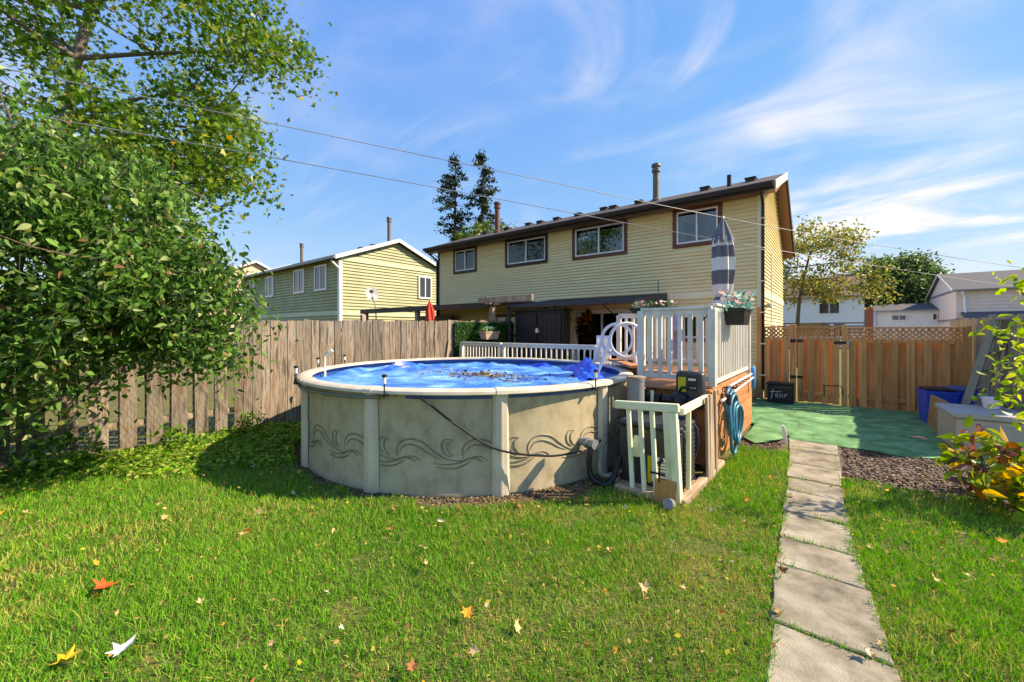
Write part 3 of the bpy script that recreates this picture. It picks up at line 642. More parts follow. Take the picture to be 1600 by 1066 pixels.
def ann(mb, a0, a1, prof, n):
    rings = []
    for i in range(n+1):
        a = a0+(a1-a0)*i/n; rings.append([mb.bm.verts.new((r*math.cos(a), r*math.sin(a), z_)) for r, z_ in prof])
    k = len(prof)
    for A, B in zip(rings, rings[1:]):
        for j in range(k): mb.bm.faces.new((A[j], A[(j+1) % k], B[(j+1) % k], B[j]))
    mb.bm.faces.new(rings[0]); mb.bm.faces.new(rings[-1][::-1])
rp = [(2.40, RIMZ-.03), (2.405, RIMZ-.005), (2.43, RIMZ+.006), (2.5, RIMZ+.012), (2.56, RIMZ+.006), (2.587, RIMZ-.012), (2.595, RIMZ-.04), (2.58, RIMZ-.05), (2.56, RIMZ-.03), (2.43, RIMZ-.02)]
for i in range(NP):
    a = R(PH0)+i*STEP
    m_ = MB(); ann(m_, a+.004, a+STEP-.004, rp, 12); m_.build('rim_section', 'rim', pool, 35)
    m_ = MB(); cp = [(r, z_+.006 if z_ > RIMZ-.02 else z_-.004) for r, z_ in rp]; ann(m_, a-.022, a+.022, [(2.398, RIMZ-.033)]+[(r+.004 if r > 2.5 else r-.003, z_) for r, z_ in cp[1:]], 3); m_.build('rim_cap', 'rim', pool, 35)
    # upright: fluted, slightly tapered, with a foot
    up = MB(); W = .1; secs = []
    for z_, sc_ in ((0, 1.0), (.03, 1.0), (.3, .97), (.9, .86), (1.03, .84), (1.09, .95), (RIMZ-.045, .98)):
        ring = []
        for k in range(13):
            t = -1+2*k/12; ring.append((W*t*sc_, .012+.055*(1-abs(t)**3.2)+.004*math.cos(t*9)))
        secs.append((z_, ring))
    rings = []
    for z_, ring in secs:
        rings.append([up.bm.verts.new(((PR+q)*math.cos(a)-p*math.sin(a), (PR+q)*math.sin(a)+p*math.cos(a), z_)) for p, q in ring])
    for A, B in zip(rings, rings[1:]):
        for j in range(12): up.bm.faces.new((A[j], A[j+1], B[j+1], B[j]))
    up.bm.faces.new(rings[0]); up.bm.faces.new(rings[-1][::-1]); up.build('upright', 'resin', pool, 30)
# embossed wave ornament: strokes in (s, z), repeated round the wall
STR = [[(710, 510), (704, 475), (722, 444), (768, 428), (828, 440), (880, 478), (940, 512), (1000, 520), (1040, 514)],
       [(716, 488), (735, 462), (772, 452), (815, 463), (865, 492), (910, 512)],
       [(968, 430), (935, 427), (918, 448), (924, 480), (945, 498), (962, 503)], [(966, 433), (948, 442), (944, 468), (958, 490), (972, 500)],
       [(880, 530), (940, 536), (1000, 527), (1048, 508), (1095, 504), (1125, 522)], [(892, 546), (955, 553), (1010, 543), (1050, 520)], [(1040, 512), (1075, 512), (1105, 526)]]
per = 2*math.pi*PR/22/.00232
allw = [MB() for _ in range(NP)]
for k in range(22):
    mbw = allw[(k//2) % NP]
    for st_ in STR:
        pts = []
        for q in smoothpts([(x, y_, 0) for x, y_ in st_], 4):
            sarc = (q.x-700)*.00232+k*2*math.pi*PR/22; a = R(PH0)+sarc/PR+.12; pts.append(((PR+.0015)*math.cos(a), (PR+.0015)*math.sin(a), .60-(q.y-430)*.00245))
        n_ = len(pts); mbw.tube(pts, [.003+.0062*math.sin(math.pi*(i+.5)/n_) for i in range(n_)], 6, caps=False)
for mbw in allw: mbw.build('wave_relief', 'poolorn', pool, 60)
# solar cover floating on the water
cv = MB(); NR, NA = 44, 120; grid = []
def wav(x, y_):
    r_ = math.hypot(x, y_); e = max(0, (r_-1.5)/1.0)
    a_ = .010*math.sin(5*x+2*math.sin(3*y_))+.008*math.sin(7*y_-3*x+1)+.006*math.sin(13*x+9*y_)
    rid = abs(math.sin(2.3*x+1.9*y_+.8*math.sin(2.2*y_)))
    ridge = .035*math.exp(-(rid/.12)**2)*(.3+e)+.03*e*math.exp(-(math.sin(3.7*math.atan2(y_, x)+3*r_)/.3)**2)
    return a_+ridge
for i in range(NR+1):
    r_ = 2.47*i/NR; row = []
    for j in range(NA):
        a = 2*math.pi*j/NA; x, y_ = r_*math.cos(a), r_*math.sin(a); z_ = wav(x, y_)
        if r_ > 2.3: z_ += (r_-2.3)*.25*(1+math.sin(6*a))*.5
        row.append(cv.bm.verts.new((x, y_, z_)))
    grid.append(row)
for A, B in zip(grid[1:], grid[2:]):
    for j in range(NA): cv.bm.faces.new((A[j], A[(j+1) % NA], B[(j+1) % NA], B[j]))
for j in range(NA): cv.bm.faces.new((grid[1][j], grid[1][(j+1) % NA], grid[0][0]))
bmesh.ops.delete(cv.bm, geom=[v for v in cv.bm.verts if not v.link_faces], context='VERTS')
co = thing('solar_cover', 'wrinkled blue solar cover floating inside the pool', 'pool cover', (PC.x, PC.y, .985))
cv.build('sheet', 'cover', co, 70)
def fold(pts, r0, seed):     # bunched-up ridge of sheet
    m_ = MB(); r_ = random.Random(seed); P = smoothpts(pts, 5); n = 18; rings = []
    for i, p in enumerate(P):
        f_ = i/(len(P)-1); t = (P[min(i+1, len(P)-1)]-P[max(i-1, 0)]).normalized(); sd = t.cross(Vector((0, 0, 1))).normalized(); hh = r0*math.sin(math.pi*min(max(f_, .04), .96))**.7*(1+.45*math.sin(f_*9+seed))
        rings.append([m_.bm.verts.new(p+sd*(q/(n-1)-.5)*r0*2.8+Vector((0, 0, max(0, hh*(1-abs(q/(n-1)*2-1)**1.4)*(1+.25*math.sin(q*1.3+f_*7)))-.02))) for q in range(n)])
    for A, B in zip(rings, rings[1:]):
        for j in range(n-1): m_.bm.faces.new((A[j], A[j+1], B[j+1], B[j]))
    m_.build('fold', 'coverfold', co, 60)
fold([(.55, 2.2, .0), (.9, 1.95, .04), (1.25, 1.75, .02), (1.45, 1.5, .0)], .17, 2)
fold([(1.3, 1.35, 0), (1.5, 1.2, .05), (1.72, .95, .03), (1.85, .75, 0)], .17, 5)
fold([(-.7, 2.2, 0), (-.2, 2.15, .01), (.3, 2.2, 0)], .07, 8)
fold([(-2.1, .9, 0), (-2.05, .3, .01), (-2.0, -.3, .01), (-1.7, -.9, 0)], .09, 4)
nd = 900; an = rng.normal(.2, .9, nd); dr_ = np.abs(rng.normal(0, .62, nd)); px_ = .1+dr_*np.cos(an*4)*1.3; py_ = .25+dr_*np.sin(an*4)*.6
pz = np.array([wav(a, b) for a, b in zip(px_, py_)])+.006
inst('leaf_litter', DI_V, DI_F, np.stack([px_, py_, pz], 1), basis(rdir(nd, 0, .15), rdir(nd, 2.5)), rng.uniform(.025, .09, nd), pal(['5a4a38', '8a7a66', 'a89a88', '3c2f25'], nd), M['leaf'], co)['kind'] = 'stuff'
# pool side things
def polar(a, r, z_): return Vector((PC.x+r*math.cos(a), PC.y+r*math.sin(a), z_))
def stake(a, lab):
    p = polar(a, 2.615, 0); t = thing('solar_light', lab, 'garden light', (p.x, p.y, RIMZ-.05), a)
    MB().tube([(0, 0, -.03), (0, 0, .12)], .008, 6).build('stake', 'black', t)
    MB().tube([(0, 0, .12), (0, 0, .19)], .018, 10).build('lens', 'label', t)
    MB().lathe([(.024, .188), (.028, .195), (.026, .215), (0, .22)], n=12).build('cap', 'black', t)
    m_ = MB(); m_.box(-.06, -.02, -.02, .012, .02, .005, ch=.004); m_.tube([(-.04, .02, 0), (-.07, .09, .02), (-.03, .12, -.02)], .006, 6); m_.build('clip', 'black', t)
import math as _m
stake(R(-106), 'small solar stake light clipped to the rim above the grey panel'); stake(R(-66), 'small solar stake light clipped to the rim where the grey hose ends')
stake(R(-143), 'small solar stake light on the rim beside the cream pipe elbow'); stake(R(-12), 'small solar stake light on the rim beside the grey canister')
stake(R(-160), 'small solar stake light on the rim against the weathered fence')
p = polar(R(-109), 2.6, 0); sp = thing('solar_charger', 'tilted grey solar panel bracketed to the pool rim', 'solar panel', (p.x, p.y, RIMZ-.02), R(-109))
bx('panel', 'greypvc', sp, -.02, -.1, .02, .0, .08, .13, ch=.003, rot=(0, R(-35), 0)); MB().tube([(.01, .06, .02), (.03, .06, -.06), (-.01, -.1, .1)], .01, 6).build('bracket', 'black', sp)
p = polar(R(-139), 2.42, 0); pp = thing('pipe_elbow', 'cream plastic pipe with an angled elbow standing at the pool edge', 'pipe', (p.x, p.y, RIMZ-.15))
MB().tube([(0, 0, 0), (0, 0, .34), (.03, .03, .4), (.06, .06, .43)], .022, 10).build('pipe', 'trim', pp, 40); MB().tube([(.045, .045, .415), (.085, .085, .445)], .032, 10).build('socket', 'trim', pp, 40)
gh = [polar(R(a), 2.575+.012*math.sin(a*.3), RIMZ-.085-.02*math.sin((a+128)/62*math.pi)) for a in np.arange(-128, -66, 2)]
o = MB().tube(gh, .02, 8).build('vacuum_hose', 'hosegrey', None, 50); tag(o, 'grey ribbed hose hung under the pool rim between two posts', 'hose')
o = MB().tube([polar(R(a), 2.58, RIMZ-.07-.05*abs(math.sin(R(a*7)))) for a in np.arange(-150, -104, 1.5)], .006, 6).build('light_cable', 'hosegrey'); tag(o, 'thin cable looping under the pool rim near the weathered fence', 'cable')
cbl = smoothpts([polar(R(-59), 2.59, RIMZ-.06), polar(R(-56), 2.6, 1.02), polar(R(-50), 2.56, .8), polar(R(-40), 2.6, .52), polar(R(-28), 2.68, .42), polar(R(-20), 2.75, .44)], 8)
o = MB().tube(cbl, .012, 8).build('power_cord', 'black', None, 50); tag(o, 'thick black cord drooping across the pool wall to the pump', 'cord')
hk = polar(R(-152), 2.66, RIMZ-.1); o = MB().lathe([(0, -.03), (.04, -.02), (.05, 0), (.04, .03), (0, .04)], hk, 12).build('cord_reel', 'charcoal', None, 40); tag(o, 'small grey cord reel hanging off the pool rim', 'cord reel')
# A-frame ladder with looped handrails
lad = thing('pool_ladder', 'grey white pool ladder with two looped handrails over the rim', 'ladder', (PC.x, PC.y, 0), R(40))
for k in (-.27, .27):
    pts = [(1.83, k, .35), (1.95, k, .8), (2.12, k, 1.22), (2.25, k, 1.56)]
    for a in np.arange(165, -215, -15): pts.append((2.53+.27*math.cos(R(a)), k, 1.60+.27*math.sin(R(a))))
    MB().tube(smoothpts(pts, 2), .028, 10).build('handrail', 'ladder', lad, 50)
    MB().tube([(2.66, k, 1.36), (2.72, k, .9), (2.78, k, .5)], .028, 8).build('outer_leg', 'ladder', lad, 50)
for z_, r_ in ((1.0, 2.03), (.72, 1.92)): bx('tread', 'ladder', lad, r_-.08, -.26, z_, r_+.08, .26, z_+.03, ch=.008)
bx('platform', 'ladder', lad, 2.42, -.26, 1.18, 2.66, .26, 1.21, ch=.01)

# ------------------------------------------------------------------ deck
DZ = 1.03
dk = thing('raised_deck', 'raised wooden deck with white baluster railings beside the pool', 'deck', (0, 0, 0))
def xl(y_):
    if y_ > 7.42: return -3.75
    return max(-3.75, PC.x+math.sqrt(max(0, 2.66**2-(y_-PC.y)**2)))
y = 5.44; i = 0
while y < 8.45:
    y1 = min(y+.138, 8.5); xa, xb = xl(y), xl(y1); m_ = MB()
    m_.prism([(xa, y, DZ-.035), (-1.19, y, DZ-.035), (-1.19, y1, DZ-.035), (xb, y1, DZ-.035)], (0, 0, .035)); m_.build('deck_plank', 'deckwood', dk); y = y1+.006
for j in range(4): bx('skirt_board', 'skirt', dk, -1.212, 5.46, .06+j*.235, -1.19, 8.52, .06+j*.235+.228, ch=.004)
for j in range(4): bx('front_board', 'skirt', dk, -2.0, 5.462, .06+j*.235, -1.215, 5.484, .06+j*.235+.228, ch=.004)
bx('front_nosing', 'deckwood', dk, -2.12, 5.36, DZ-.04, -1.19, 5.437, DZ-.002, ch=.006)
for (xx, yy) in ((-1.3, 5.56), (-1.3, 7.0), (-1.3, 8.4), (-2.0, 5.56), (-3.6, 8.4)): bx('deck_post', 'oldwood', dk, xx-.045, yy-.045, 0, xx+.045, yy+.045, DZ-.036, ch=.004)
ed = MB(); q0 = Vector((-3.2, 6.95, 1.2)); q1 = Vector((-2.3, 5.82, 1.2)); dd_ = (q1-q0).normalized(); nn = Vector((-dd_.y, dd_.x, 0))*.09
ed.prism([q0-nn, q1-nn, q1+nn, q0+nn], (0, 0, .035)); ed.build('edge_board', 'skirt', dk)
ed = MB(); nn2 = nn*.22; ed.prism([q0+nn-nn2, q1+nn-nn2, q1+nn, q0+nn], (0, 0, -.165)); ed.build('edge_board', 'skirt', dk)
balme = {}
def railing(par, name, p, q, z0, z1, n, m='cream', bw=.036, posts=(1, 1), pw_=.09, drop=0):
    p, q = Vector(p), Vector(q); L_ = (q-p).length; a = math.atan2(q.y-p.y, q.x-p.x); T = Matrix.Translation((p.x, p.y, 0)) @ Matrix.Rotation(a, 4, 'Z')
    m_ = MB(); m_.box(0, -.045, z1-.035, L_, .045, z1, ch=.006, mtx=T); m_.box(0, -.02, z1-.1, L_, .02, z1-.03, ch=.004, mtx=T)
    r_ = m_.build(name, m, par); MB().box(0, -.02, z0+.06, L_, .02, z0+.125, ch=.004, mtx=T).build('bottom_rail', m, r_)
    for k, u in ((0, 0), (1, L_)):
        if posts[k]: MB().box(u-pw_/2, -pw_/2, z0-drop, u+pw_/2, pw_/2, z1-.037, ch=.006, mtx=T).build('post', m, r_)
    h_ = z1-z0-.225; key = (round(h_, 2), bw, m)
    if key not in balme: balme[key] = MB().box(-bw/2, -bw/2, 0, bw/2, bw/2, h_, ch=.003).mesh('baluster', m)
    for i in range(n):
        u = L_*(i+1)/(n+1); w_ = p+(q-p)*((i+1)/(n+1)); link('baluster', balme[key], r_, (w_.x, w_.y, z0+.125), (0, 0, a+random.uniform(-.03, .03)))
    return r_
railing(dk, 'railing', (-2.1, 5.5, 0), (-1.2, 5.5, 0), DZ+.02, 2.06, 6, bw=.05, posts=(1, 1))
railing(dk, 'railing', (-1.2, 5.56, 0), (-1.2, 8.12, 0), DZ-.02, 2.1, 17, bw=.045, posts=(0, 1))
railing(dk, 'railing', (-3.72, 8.42, 0), (-1.28, 8.42, 0), DZ+.02, 2.12, 14, bw=.045, posts=(1, 1))
# lower deck and its pale railing behind the pool
ld = thing('lower_deck', 'low wooden deck with a long pale railing behind the pool', 'deck', (0, 0, 0))
y = 7.62
while y < 12.0: bx('deck_plank', 'deckwood', ld, -7.9, y, .46, -3.78 if y < 8.5 else -1.6, min(y+.138, 12.05), .5, ch=.004); y += .144
for (xx, yy) in ((-7.8, 7.75), (-5.8, 7.75), (-3.9, 7.75), (-7.8, 11.8), (-1.8, 11.8), (-1.8, 8.8)): bx('deck_post', 'oldwood', ld, xx-.045, yy-.045, 0, xx+.045, yy+.045, .46, ch=.004)
railing(ld, 'railing', (-7.82, 7.6, 0), (-6.42, 7.6, 0), .5, 1.45, 12, bw=.03, posts=(1, 1)); railing(ld, 'railing', (-6.36, 7.6, 0), (-3.85, 7.6, 0), .5, 1.45, 17, bw=.03, posts=(1, 1))
l = MB(); T_ = Matrix.Translation((-3.8, 7.55, .55)) @ Matrix.Rotation(R(-30), 4, 'Z'); lattice(l, 0, .42, .0, 1.05, 0, .05, .012); l.bm.transform(T_); lg = l.build('lattice_gate', 'white', ld)
m_ = MB(); [m_.box(*b, ch=.003, mtx=T_) for b in ((-.03, -.01, 0, 0, .02, 1.1), (.42, -.01, 0, .45, .02, 1.1), (0, -.01, 1.05, .42, .02, 1.1), (0, -.01, .5, .42, -.002, .56))]; m_.build('gate_frame', 'white', ld)

# artificial hedge panel and planter on the fence
hp = thing('hedge_panel', 'artificial green hedge panel fixed to the fence behind the planter', 'hedge panel', (-7.93, 8.75, 0))
bx('backing', mat('hedge_backing', ['10240f', '1a3517'], .9, 20), hp, -.03, -1.3, .85, 0, 1.25, 1.98, ch=.002)
n = 5200; P_ = np.stack([rng.uniform(0, .05, n), rng.uniform(-1.3, 1.25, n), rng.uniform(.85, 1.99, n)], 1)
inst('foliage', DI_V, DI_F, P_, basis(rdir(n)+np.array([.7, 0, 0]), rdir(n)), rng.uniform(.03, .06, n), pal(['244f1c', '2f6423', '1b3d17', '478232'], n), M['leaf'], hp)['kind'] = 'stuff'
def flowers(par, n, box, cols, leafcols, leafn, size=.05):
    (x0, y0, z0), (x1, y1, z1) = box
    P_ = np.stack([rng.uniform(x0, x1, leafn), rng.uniform(y0, y1, leafn), rng.uniform(z0, z1, leafn)], 1)
    inst('foliage', OV_V, OV_F, P_, basis(rdir(leafn, .6), rdir(leafn, 1)), rng.uniform(.035, .075, leafn), pal(leafcols, leafn), M['leaf'], par)['kind'] = 'stuff'
    V = []; F = []
    for k in range(6):
        a = k*math.pi/3; b = len(V); V += [(0, 0, 0), (.5*math.cos(a-.45), .5*math.sin(a-.45), .1), (.75*math.cos(a), .75*math.sin(a), .18), (.5*math.cos(a+.45), .5*math.sin(a+.45), .1)]; F += [(b, b+1, b+2), (b, b+2, b+3)]
    for k in range(n):
        p_ = np.array([[random.uniform(x0, x1), random.uniform(y0, y1), random.uniform(z0+(z1-z0)*.5, z1+.02)]])
        inst('flower', V, F, p_, basis(rdir(1, 0, .5), rdir(1, 1.5)+np.array([[.2, -.6, .3]])), np.array([size*random.uniform(.8, 1.25)]), pal([random.choice(cols)], 1, .05), M['leaf'], par)
plt_ = thing('wall_planter', 'pinkish trough planter of pale flowers hung on the hedge panel', 'planter', (-7.72, 8.6, 1.5))
m_ = MB(); m_.prism([(-.1, -.26, .2), (-.07, -.2, 0), (.07, -.2, 0), (.1, -.26, .2)], (0, 0, 0.0001)); m_.bm.clear()
def trough(mb, lx, ly, h_, tp=.78):
    b = [mb.bm.verts.new((sx_*lx*tp, sy_*ly*tp, 0)) for sx_, sy_ in ((-1, -1), (1, -1), (1, 1), (-1, 1))]; t = [mb.bm.verts.new((sx_*lx, sy_*ly, h_)) for sx_, sy_ in ((-1, -1), (1, -1), (1, 1), (-1, 1))]
    r_ = [mb.bm.verts.new((sx_*(lx+.015), sy_*(ly+.015), h_)) for sx_, sy_ in ((-1, -1), (1, -1), (1, 1), (-1, 1))]; q = [mb.bm.verts.new((v.co.x, v.co.y, h_+.03)) for v in r_]
    for i in range(4):
        j = (i+1) % 4
        for A, B in ((b, t), (t, r_), (r_, q)): mb.bm.faces.new((A[i], A[j], B[j], B[i]))
    mb.bm.faces.new(b[::-1]); mb.bm.faces.new(q)
m_ = MB(); trough(m_, .13, .3, .19); m_.build('trough', 'terrapink', plt_)
bx('bracket', 'black', plt_, -.22, -.2, .12, -.13, -.16, .16, ch=0); bx('bracket', 'black', plt_, -.22, .16, .12, -.13, .2, .16, ch=0)
flowers(plt_, 14, ((-.1, -.28, .2), (.1, .28, .34)), ['c9c38a', '7fb4b8', 'd9dcc4', '6a9fa8'], ['5f8a4a', '86a860', '3f6a35'], 90)
# patio umbrella on the deck
um = thing('patio_umbrella', 'closed slate and white striped patio umbrella on the raised deck', 'umbrella', (-1.52, 7.75, DZ))
MB().tube([(0, 0, 0), (0, 0, 2.62)], .02, 10).build('pole', 'alu', um, 40); m_ = MB(); m_.lathe([(.24, 0), (.24, .05), (.2, .08), (.05, .1), (.04, .3), (0, .3)], n=20); m_.build('base', 'charcoal', um, 40)
def canopy_segment(z0, z1, prof, m, sub=4):
    b = MB(); n = 40; rings = []
    for i in range(sub+1):
        z_ = z0+(z1-z0)*i/sub; r_ = float(np.interp(z_, [q[0] for q in prof], [q[1] for q in prof]))
        rings.append([b.bm.verts.new((r_*(1+.17*math.sin(8*6.2832*j/n+z_*1.6)+.06*math.sin(3*6.2832*j/n+z_*4))*math.cos(6.2832*j/n), r_*(1+.17*math.sin(8*6.2832*j/n+z_*1.6)+.06*math.sin(3*6.2832*j/n+z_*4))*math.sin(6.2832*j/n), z_)) for j in range(n)])
    for A, B in zip(rings, rings[1:]):
        for j in range(n): b.bm.faces.new((A[j], A[(j+1) % n], B[(j+1) % n], B[j]))
    b.build('canopy_stripe', m, um, 60)
prof = [(.95, .24), (1.05, .19), (1.2, .14), (1.32, .10), (1.42, .14), (1.7, .165), (2.0, .165), (2.2, .15), (2.3, .13), (2.36, .12)]
zs_ = [.95, 1.08, 1.25, 1.34, 1.52, 1.76, 1.98, 2.18, 2.34]
for i, (a, b) in enumerate(zip(zs_, zs_[1:])): canopy_segment(a, b, prof, 'stripedark' if i % 2 == 0 else 'stripelight')
m_ = MB(); n = 32; rings = []
for r_, z_ in ((.015, 2.66), (.05, 2.6), (.11, 2.45), (.16, 2.3), (.17, 2.24)):
    rings.append([m_.bm.verts.new((r_*(1+.12*math.sin(8*6.2832*j/n))*math.cos(6.2832*j/n), r_*(1+.12*math.sin(8*6.2832*j/n))*math.sin(6.2832*j/n), z_+(.03*math.sin(8*6.2832*j/n) if z_ < 2.3 else 0))) for j in range(n)])
for A, B in zip(rings, rings[1:]):
    for j in range(n): m_.bm.faces.new((A[j], A[(j+1) % n], B[(j+1) % n], B[j]))
m_.build('vent_cap', 'stripedark', um, 60); MB().lathe([(0, 2.72), (.02, 2.7), (.025, 2.66), (.0, 2.64)], n=10).build('finial', 'alu', um, 50)
MB().tube([(.11*math.cos(a), .11*math.sin(a), 1.32) for a in np.arange(0, 6.28, .4)], .012, 6, closed=True).build('tie_strap', 'stripelight', um)
pt = thing('flower_pot', 'black railing pot of pink and white flowers hung below the umbrella', 'flower pot', (-1.06, 6.35, 1.83))
m_ = MB(); trough(m_, .13, .26, .2, .8); m_.build('pot', 'black', pt); flowers(pt, 34, ((-.15, -.36, .18), (.15, .36, .42)), ['d8a9a5', 'e3c4bd', 'd6d3cc', 'd99f95'], ['4f8f86', '6fae9d', '3f6f55', '86b9ab'], 170, .06)
bx('hook', 'black', pt, -.16, -.22, .15, -.13, -.19, .29, ch=0); bx('hook', 'black', pt, -.16, .19, .15, -.13, .22, .29, ch=0)
fb = thing('flower_box', 'dark railing box of red and white flowers near the awning end', 'flower box', (-2.95, 8.42, 2.12))
m_ = MB(); trough(m_, .5, .09, .08, .85); m_.build('trough', 'black', fb); flowers(fb, 26, ((-.5, -.1, .08), (.5, .1, .22)), ['c4424a', 'd9d2c8', 'd98a90', 'e4dccf'], ['3f6b3a', '5f8a55', '2d4d2b'], 120, .05)
tw = MB(); n = 14; rw = []
for i in range(n+1):
    x = -2.62+.27*i/n; wv_ = .012*math.sin(i*1.4)
    rw.append([tw.bm.verts.new((x, yy+wv_*s_, zz_)) for yy, zz_, s_ in ((8.5, 1.15, 1), (8.49, 1.6, 1), (8.475, 2.1, .3), (8.42, 2.126, 0), (8.365, 2.1, .3), (8.35, 1.75, 1))])
for A, B in zip(rw, rw[1:]):
    for j in range(5): tw.bm.faces.new((A[j], A[j+1], B[j+1], B[j]))
o = tw.build('towel', 'lavender', None, 60); tag(o, 'lavender towel draped over the rear deck railing', 'towel')

# ------------------------------------------------------------------ pump enclosure and equipment
en = thing('pump_enclosure', 'low greenish white railing round the pool pump', 'railing', (-1.83, 4.2, 0))
Tn = Matrix.Translation((0, 0, 0)) @ Matrix.Rotation(R(-3.0), 4, 'Y')
m_ = MB(); m_.box(-.02, -.03, .9, .66, .03, .985, ch=.008, mtx=Tn); m_.build('top_rail', 'greenwhite', en)
for u in (.13, .26, .385): MB().box(u-.021, -.02, .02, u+.021, .02, .898, ch=.004, mtx=Tn).build('baluster', 'greenwhite', en)
MB().box(.5, -.02, .0, .56, .03, .898, ch=.005, mtx=Tn).build('post', 'greenwhite', en); MB().box(.562, -.045, .0, .64, .045, .898, ch=.006, mtx=Tn).build('post', 'greenwhite', en)
bx('bottom_rail', 'timber', en, -.06, -.05, .005, .4, .03, .07, ch=.008)
m_ = MB(); m_.box(.58, .04, .9, .645, 1.2, .975, ch=.008); m_.build('side_rail', 'greenwhite', en)
bx('side_baluster', 'greenwhite', en, .59, .3, .0, .635, .345, .899)
ht = thing('pool_heater', 'charcoal louvred pool heater behind the low railing', 'pool heater', (-1.94, 4.4, 0)); ht.scale = (1.1, 1.1, 1.12)
bx('cabinet', 'charcoal', ht, 0, 0, .04, .62, .5, .6, ch=.012); bx('top_cover', 'charcoal', ht, -.012, -.012, .602, .632, .512, .66, ch=.02); bx('pad', 'timber', ht, -.05, -.06, 0, .67, .56, .038, ch=.01)
for j in range(11): bx('louvre', 'charcoal', ht, .03, -.01, .09+j*.042, .28, .0, .115+j*.042, ch=.003); 
for j in range(11): bx('louvre', 'charcoal', ht, .621, .06, .09+j*.042, .632, .44, .115+j*.042, ch=.003)
bx('rating_plate', 'label', ht, .34, -.006, .1, .58, .0, .34, ch=0); bx('warning_sticker', 'yellow', ht, .3, -.005, .08, .335, .0, .34, ch=0)
for j in range(6): bx('print_line', 'charcoal', ht, .36, -.009, .14+j*.03, .36+random.uniform(.1, .19), -.0062, .147+j*.03, ch=0)
jg = thing('chlorine_jug', 'cream plastic jug hanging on the heater front', 'jug', (-1.72, 4.36, .37))
MB().lathe([(.0, 0), (.055, .0), (.06, .02), (.06, .15), (.035, .19), (.025, .22), (.0, .225)], n=16).build('bottle', 'greenwhite', jg, 40)
cx = thing('filter_canister', 'grey cylindrical skimmer canister between pool and deck', 'canister', (-1.93, 4.86, 0))
MB().lathe([(.06, .3), (.06, .72), (.085, .74), (.085, .86), (.105, .87), (.105, 1.13), (.112, 1.135), (.112, 1.16), (0, 1.16)], n=28).build('body', 'greypvc', cx, 35)
MB().lathe([(.09, 1.161), (.115, 1.165), (.115, 1.19), (.05, 1.2), (0, 1.2)], n=24, wob=lambda a, i: 1+.05*math.sin(5*a)).build('lid', 'oldwood', cx, 40)
MB().tube([(0, 0, .3), (0, .0, .0)], .05, 12).build('drain_pipe', 'greypvc', cx)
sf = thing('sand_filter', 'dark round sand filter with black multiport valve behind the heater', 'sand filter', (-1.5, 5.17, 0))
MB().lathe([(.17, 0), (.18, .06), (.13, .1), (.2, .22), (.235, .4), (.22, .58), (.15, .72), (.07, .78), (.06, .83)], n=32).build('tank', mat('tank_plastic', ['3b3a4c', '4a495c'], .4, 4), sf, 40)
v = MB(); v.lathe([(.06, .82), (.1, .84), (.1, .95), (.08, .98), (.03, 1.0), (0, 1.0)], n=20); v.build('valve_body', 'black', sf, 35)
for a in (200, 20, 110): v = MB(); v.tube([(.06*math.cos(R(a)), .06*math.sin(R(a)), .9), (.2*math.cos(R(a)), .2*math.sin(R(a)), .9)], .04, 12); v.tube([(.15*math.cos(R(a)), .15*math.sin(R(a)), .9), (.19*math.cos(R(a)), .19*math.sin(R(a)), .9)], .052, 12); v.build('port', 'black', sf, 35)
MB().tube([(0, 0, 1.0), (.04, -.03, 1.06), (.15, -.08, 1.07)], .016, 8).build('valve_handle', 'black', sf, 40)
pm = thing('pool_pump', 'black pool pump with ribbed motor between the canister and filter', 'pump', (-1.78, 5.15, 0))
bx('stand', 'plywood', pm, -.2, -.1, 0, .05, .16, .72); MB().tube([(-.14, 0, .88), (.06, 0, .88)], .075, 16).build('motor', 'black', pm, 40)
for k in range(6): MB().tube([(-.13+k*.03, 0, .88), (-.118+k*.03, 0, .88)], .086, 16).build('rib', 'black', pm, 40)
MB().lathe([(.06, .72), (.075, .76), (.075, .98), (.06, 1.0), (0, 1.01)], (-.2, .0, 0), 16).build('strainer', 'black', pm, 40); MB().tube([(-.02, -.08, .8), (-.02, -.08, 1.0)], .022, 10).build('union', 'trim', pm, 40)
bx('foot', 'black', pm, -.12, -.06, .722, .05, .06, .806)
ct = thing('control_box', 'charcoal control box with yellow sticker mounted on the deck front', 'control box', (-1.4, 5.3, .8))
m_ = MB(); m_.box(-.16, -.09, .0, .17, .055, .45, ch=.035); m_.build('housing', 'charcoal', ct, 50); bx('front_cover', 'charcoal', ct, -.135, -.1, .03, .145, -.088, .42, ch=.006)
bx('sticker', 'yellow', ct, -.12, -.106, .2, -.03, -.1005, .38, ch=0); bx('display', 'black', ct, -.015, -.106, .22, .1, -.1005, .4, ch=.002); bx('display_label', 'label', ct, .0, -.11, .345, .085, -.1065, .37, ch=0)
for j in range(3): bx('button', 'label', ct, .01+j*.03, -.111, .25, .025+j*.03, -.1065, .262, ch=0)
bx('badge', 'label', ct, -.05, -.104, .07, -.02, -.1005, .085, ch=0); bx('mount', 'black', ct, -.1, .056, .1, .1, .16, .3)
hz = thing('pool_hose', 'thick black hose looping between the pool wall and heater', 'hose', (0, 0, 0))
MB().tube(smoothpts([(-2.12, 4.25, .5), (-2.16, 4.12, .4), (-2.16, 4.1, .15), (-2.05, 4.12, .05), (-1.95, 4.2, .07), (-1.93, 4.4, .3)], 8), .032, 10).build('corrugated_tube', 'black', hz, 50)
MB().tube(smoothpts([(-2.1, 4.35, .48), (-2.08, 4.2, .35), (-2.05, 4.15, .16), (-1.98, 4.25, .12), (-1.92, 4.42, .15)], 8), .028, 10).build('corrugated_tube', 'hosegrey', hz, 50)
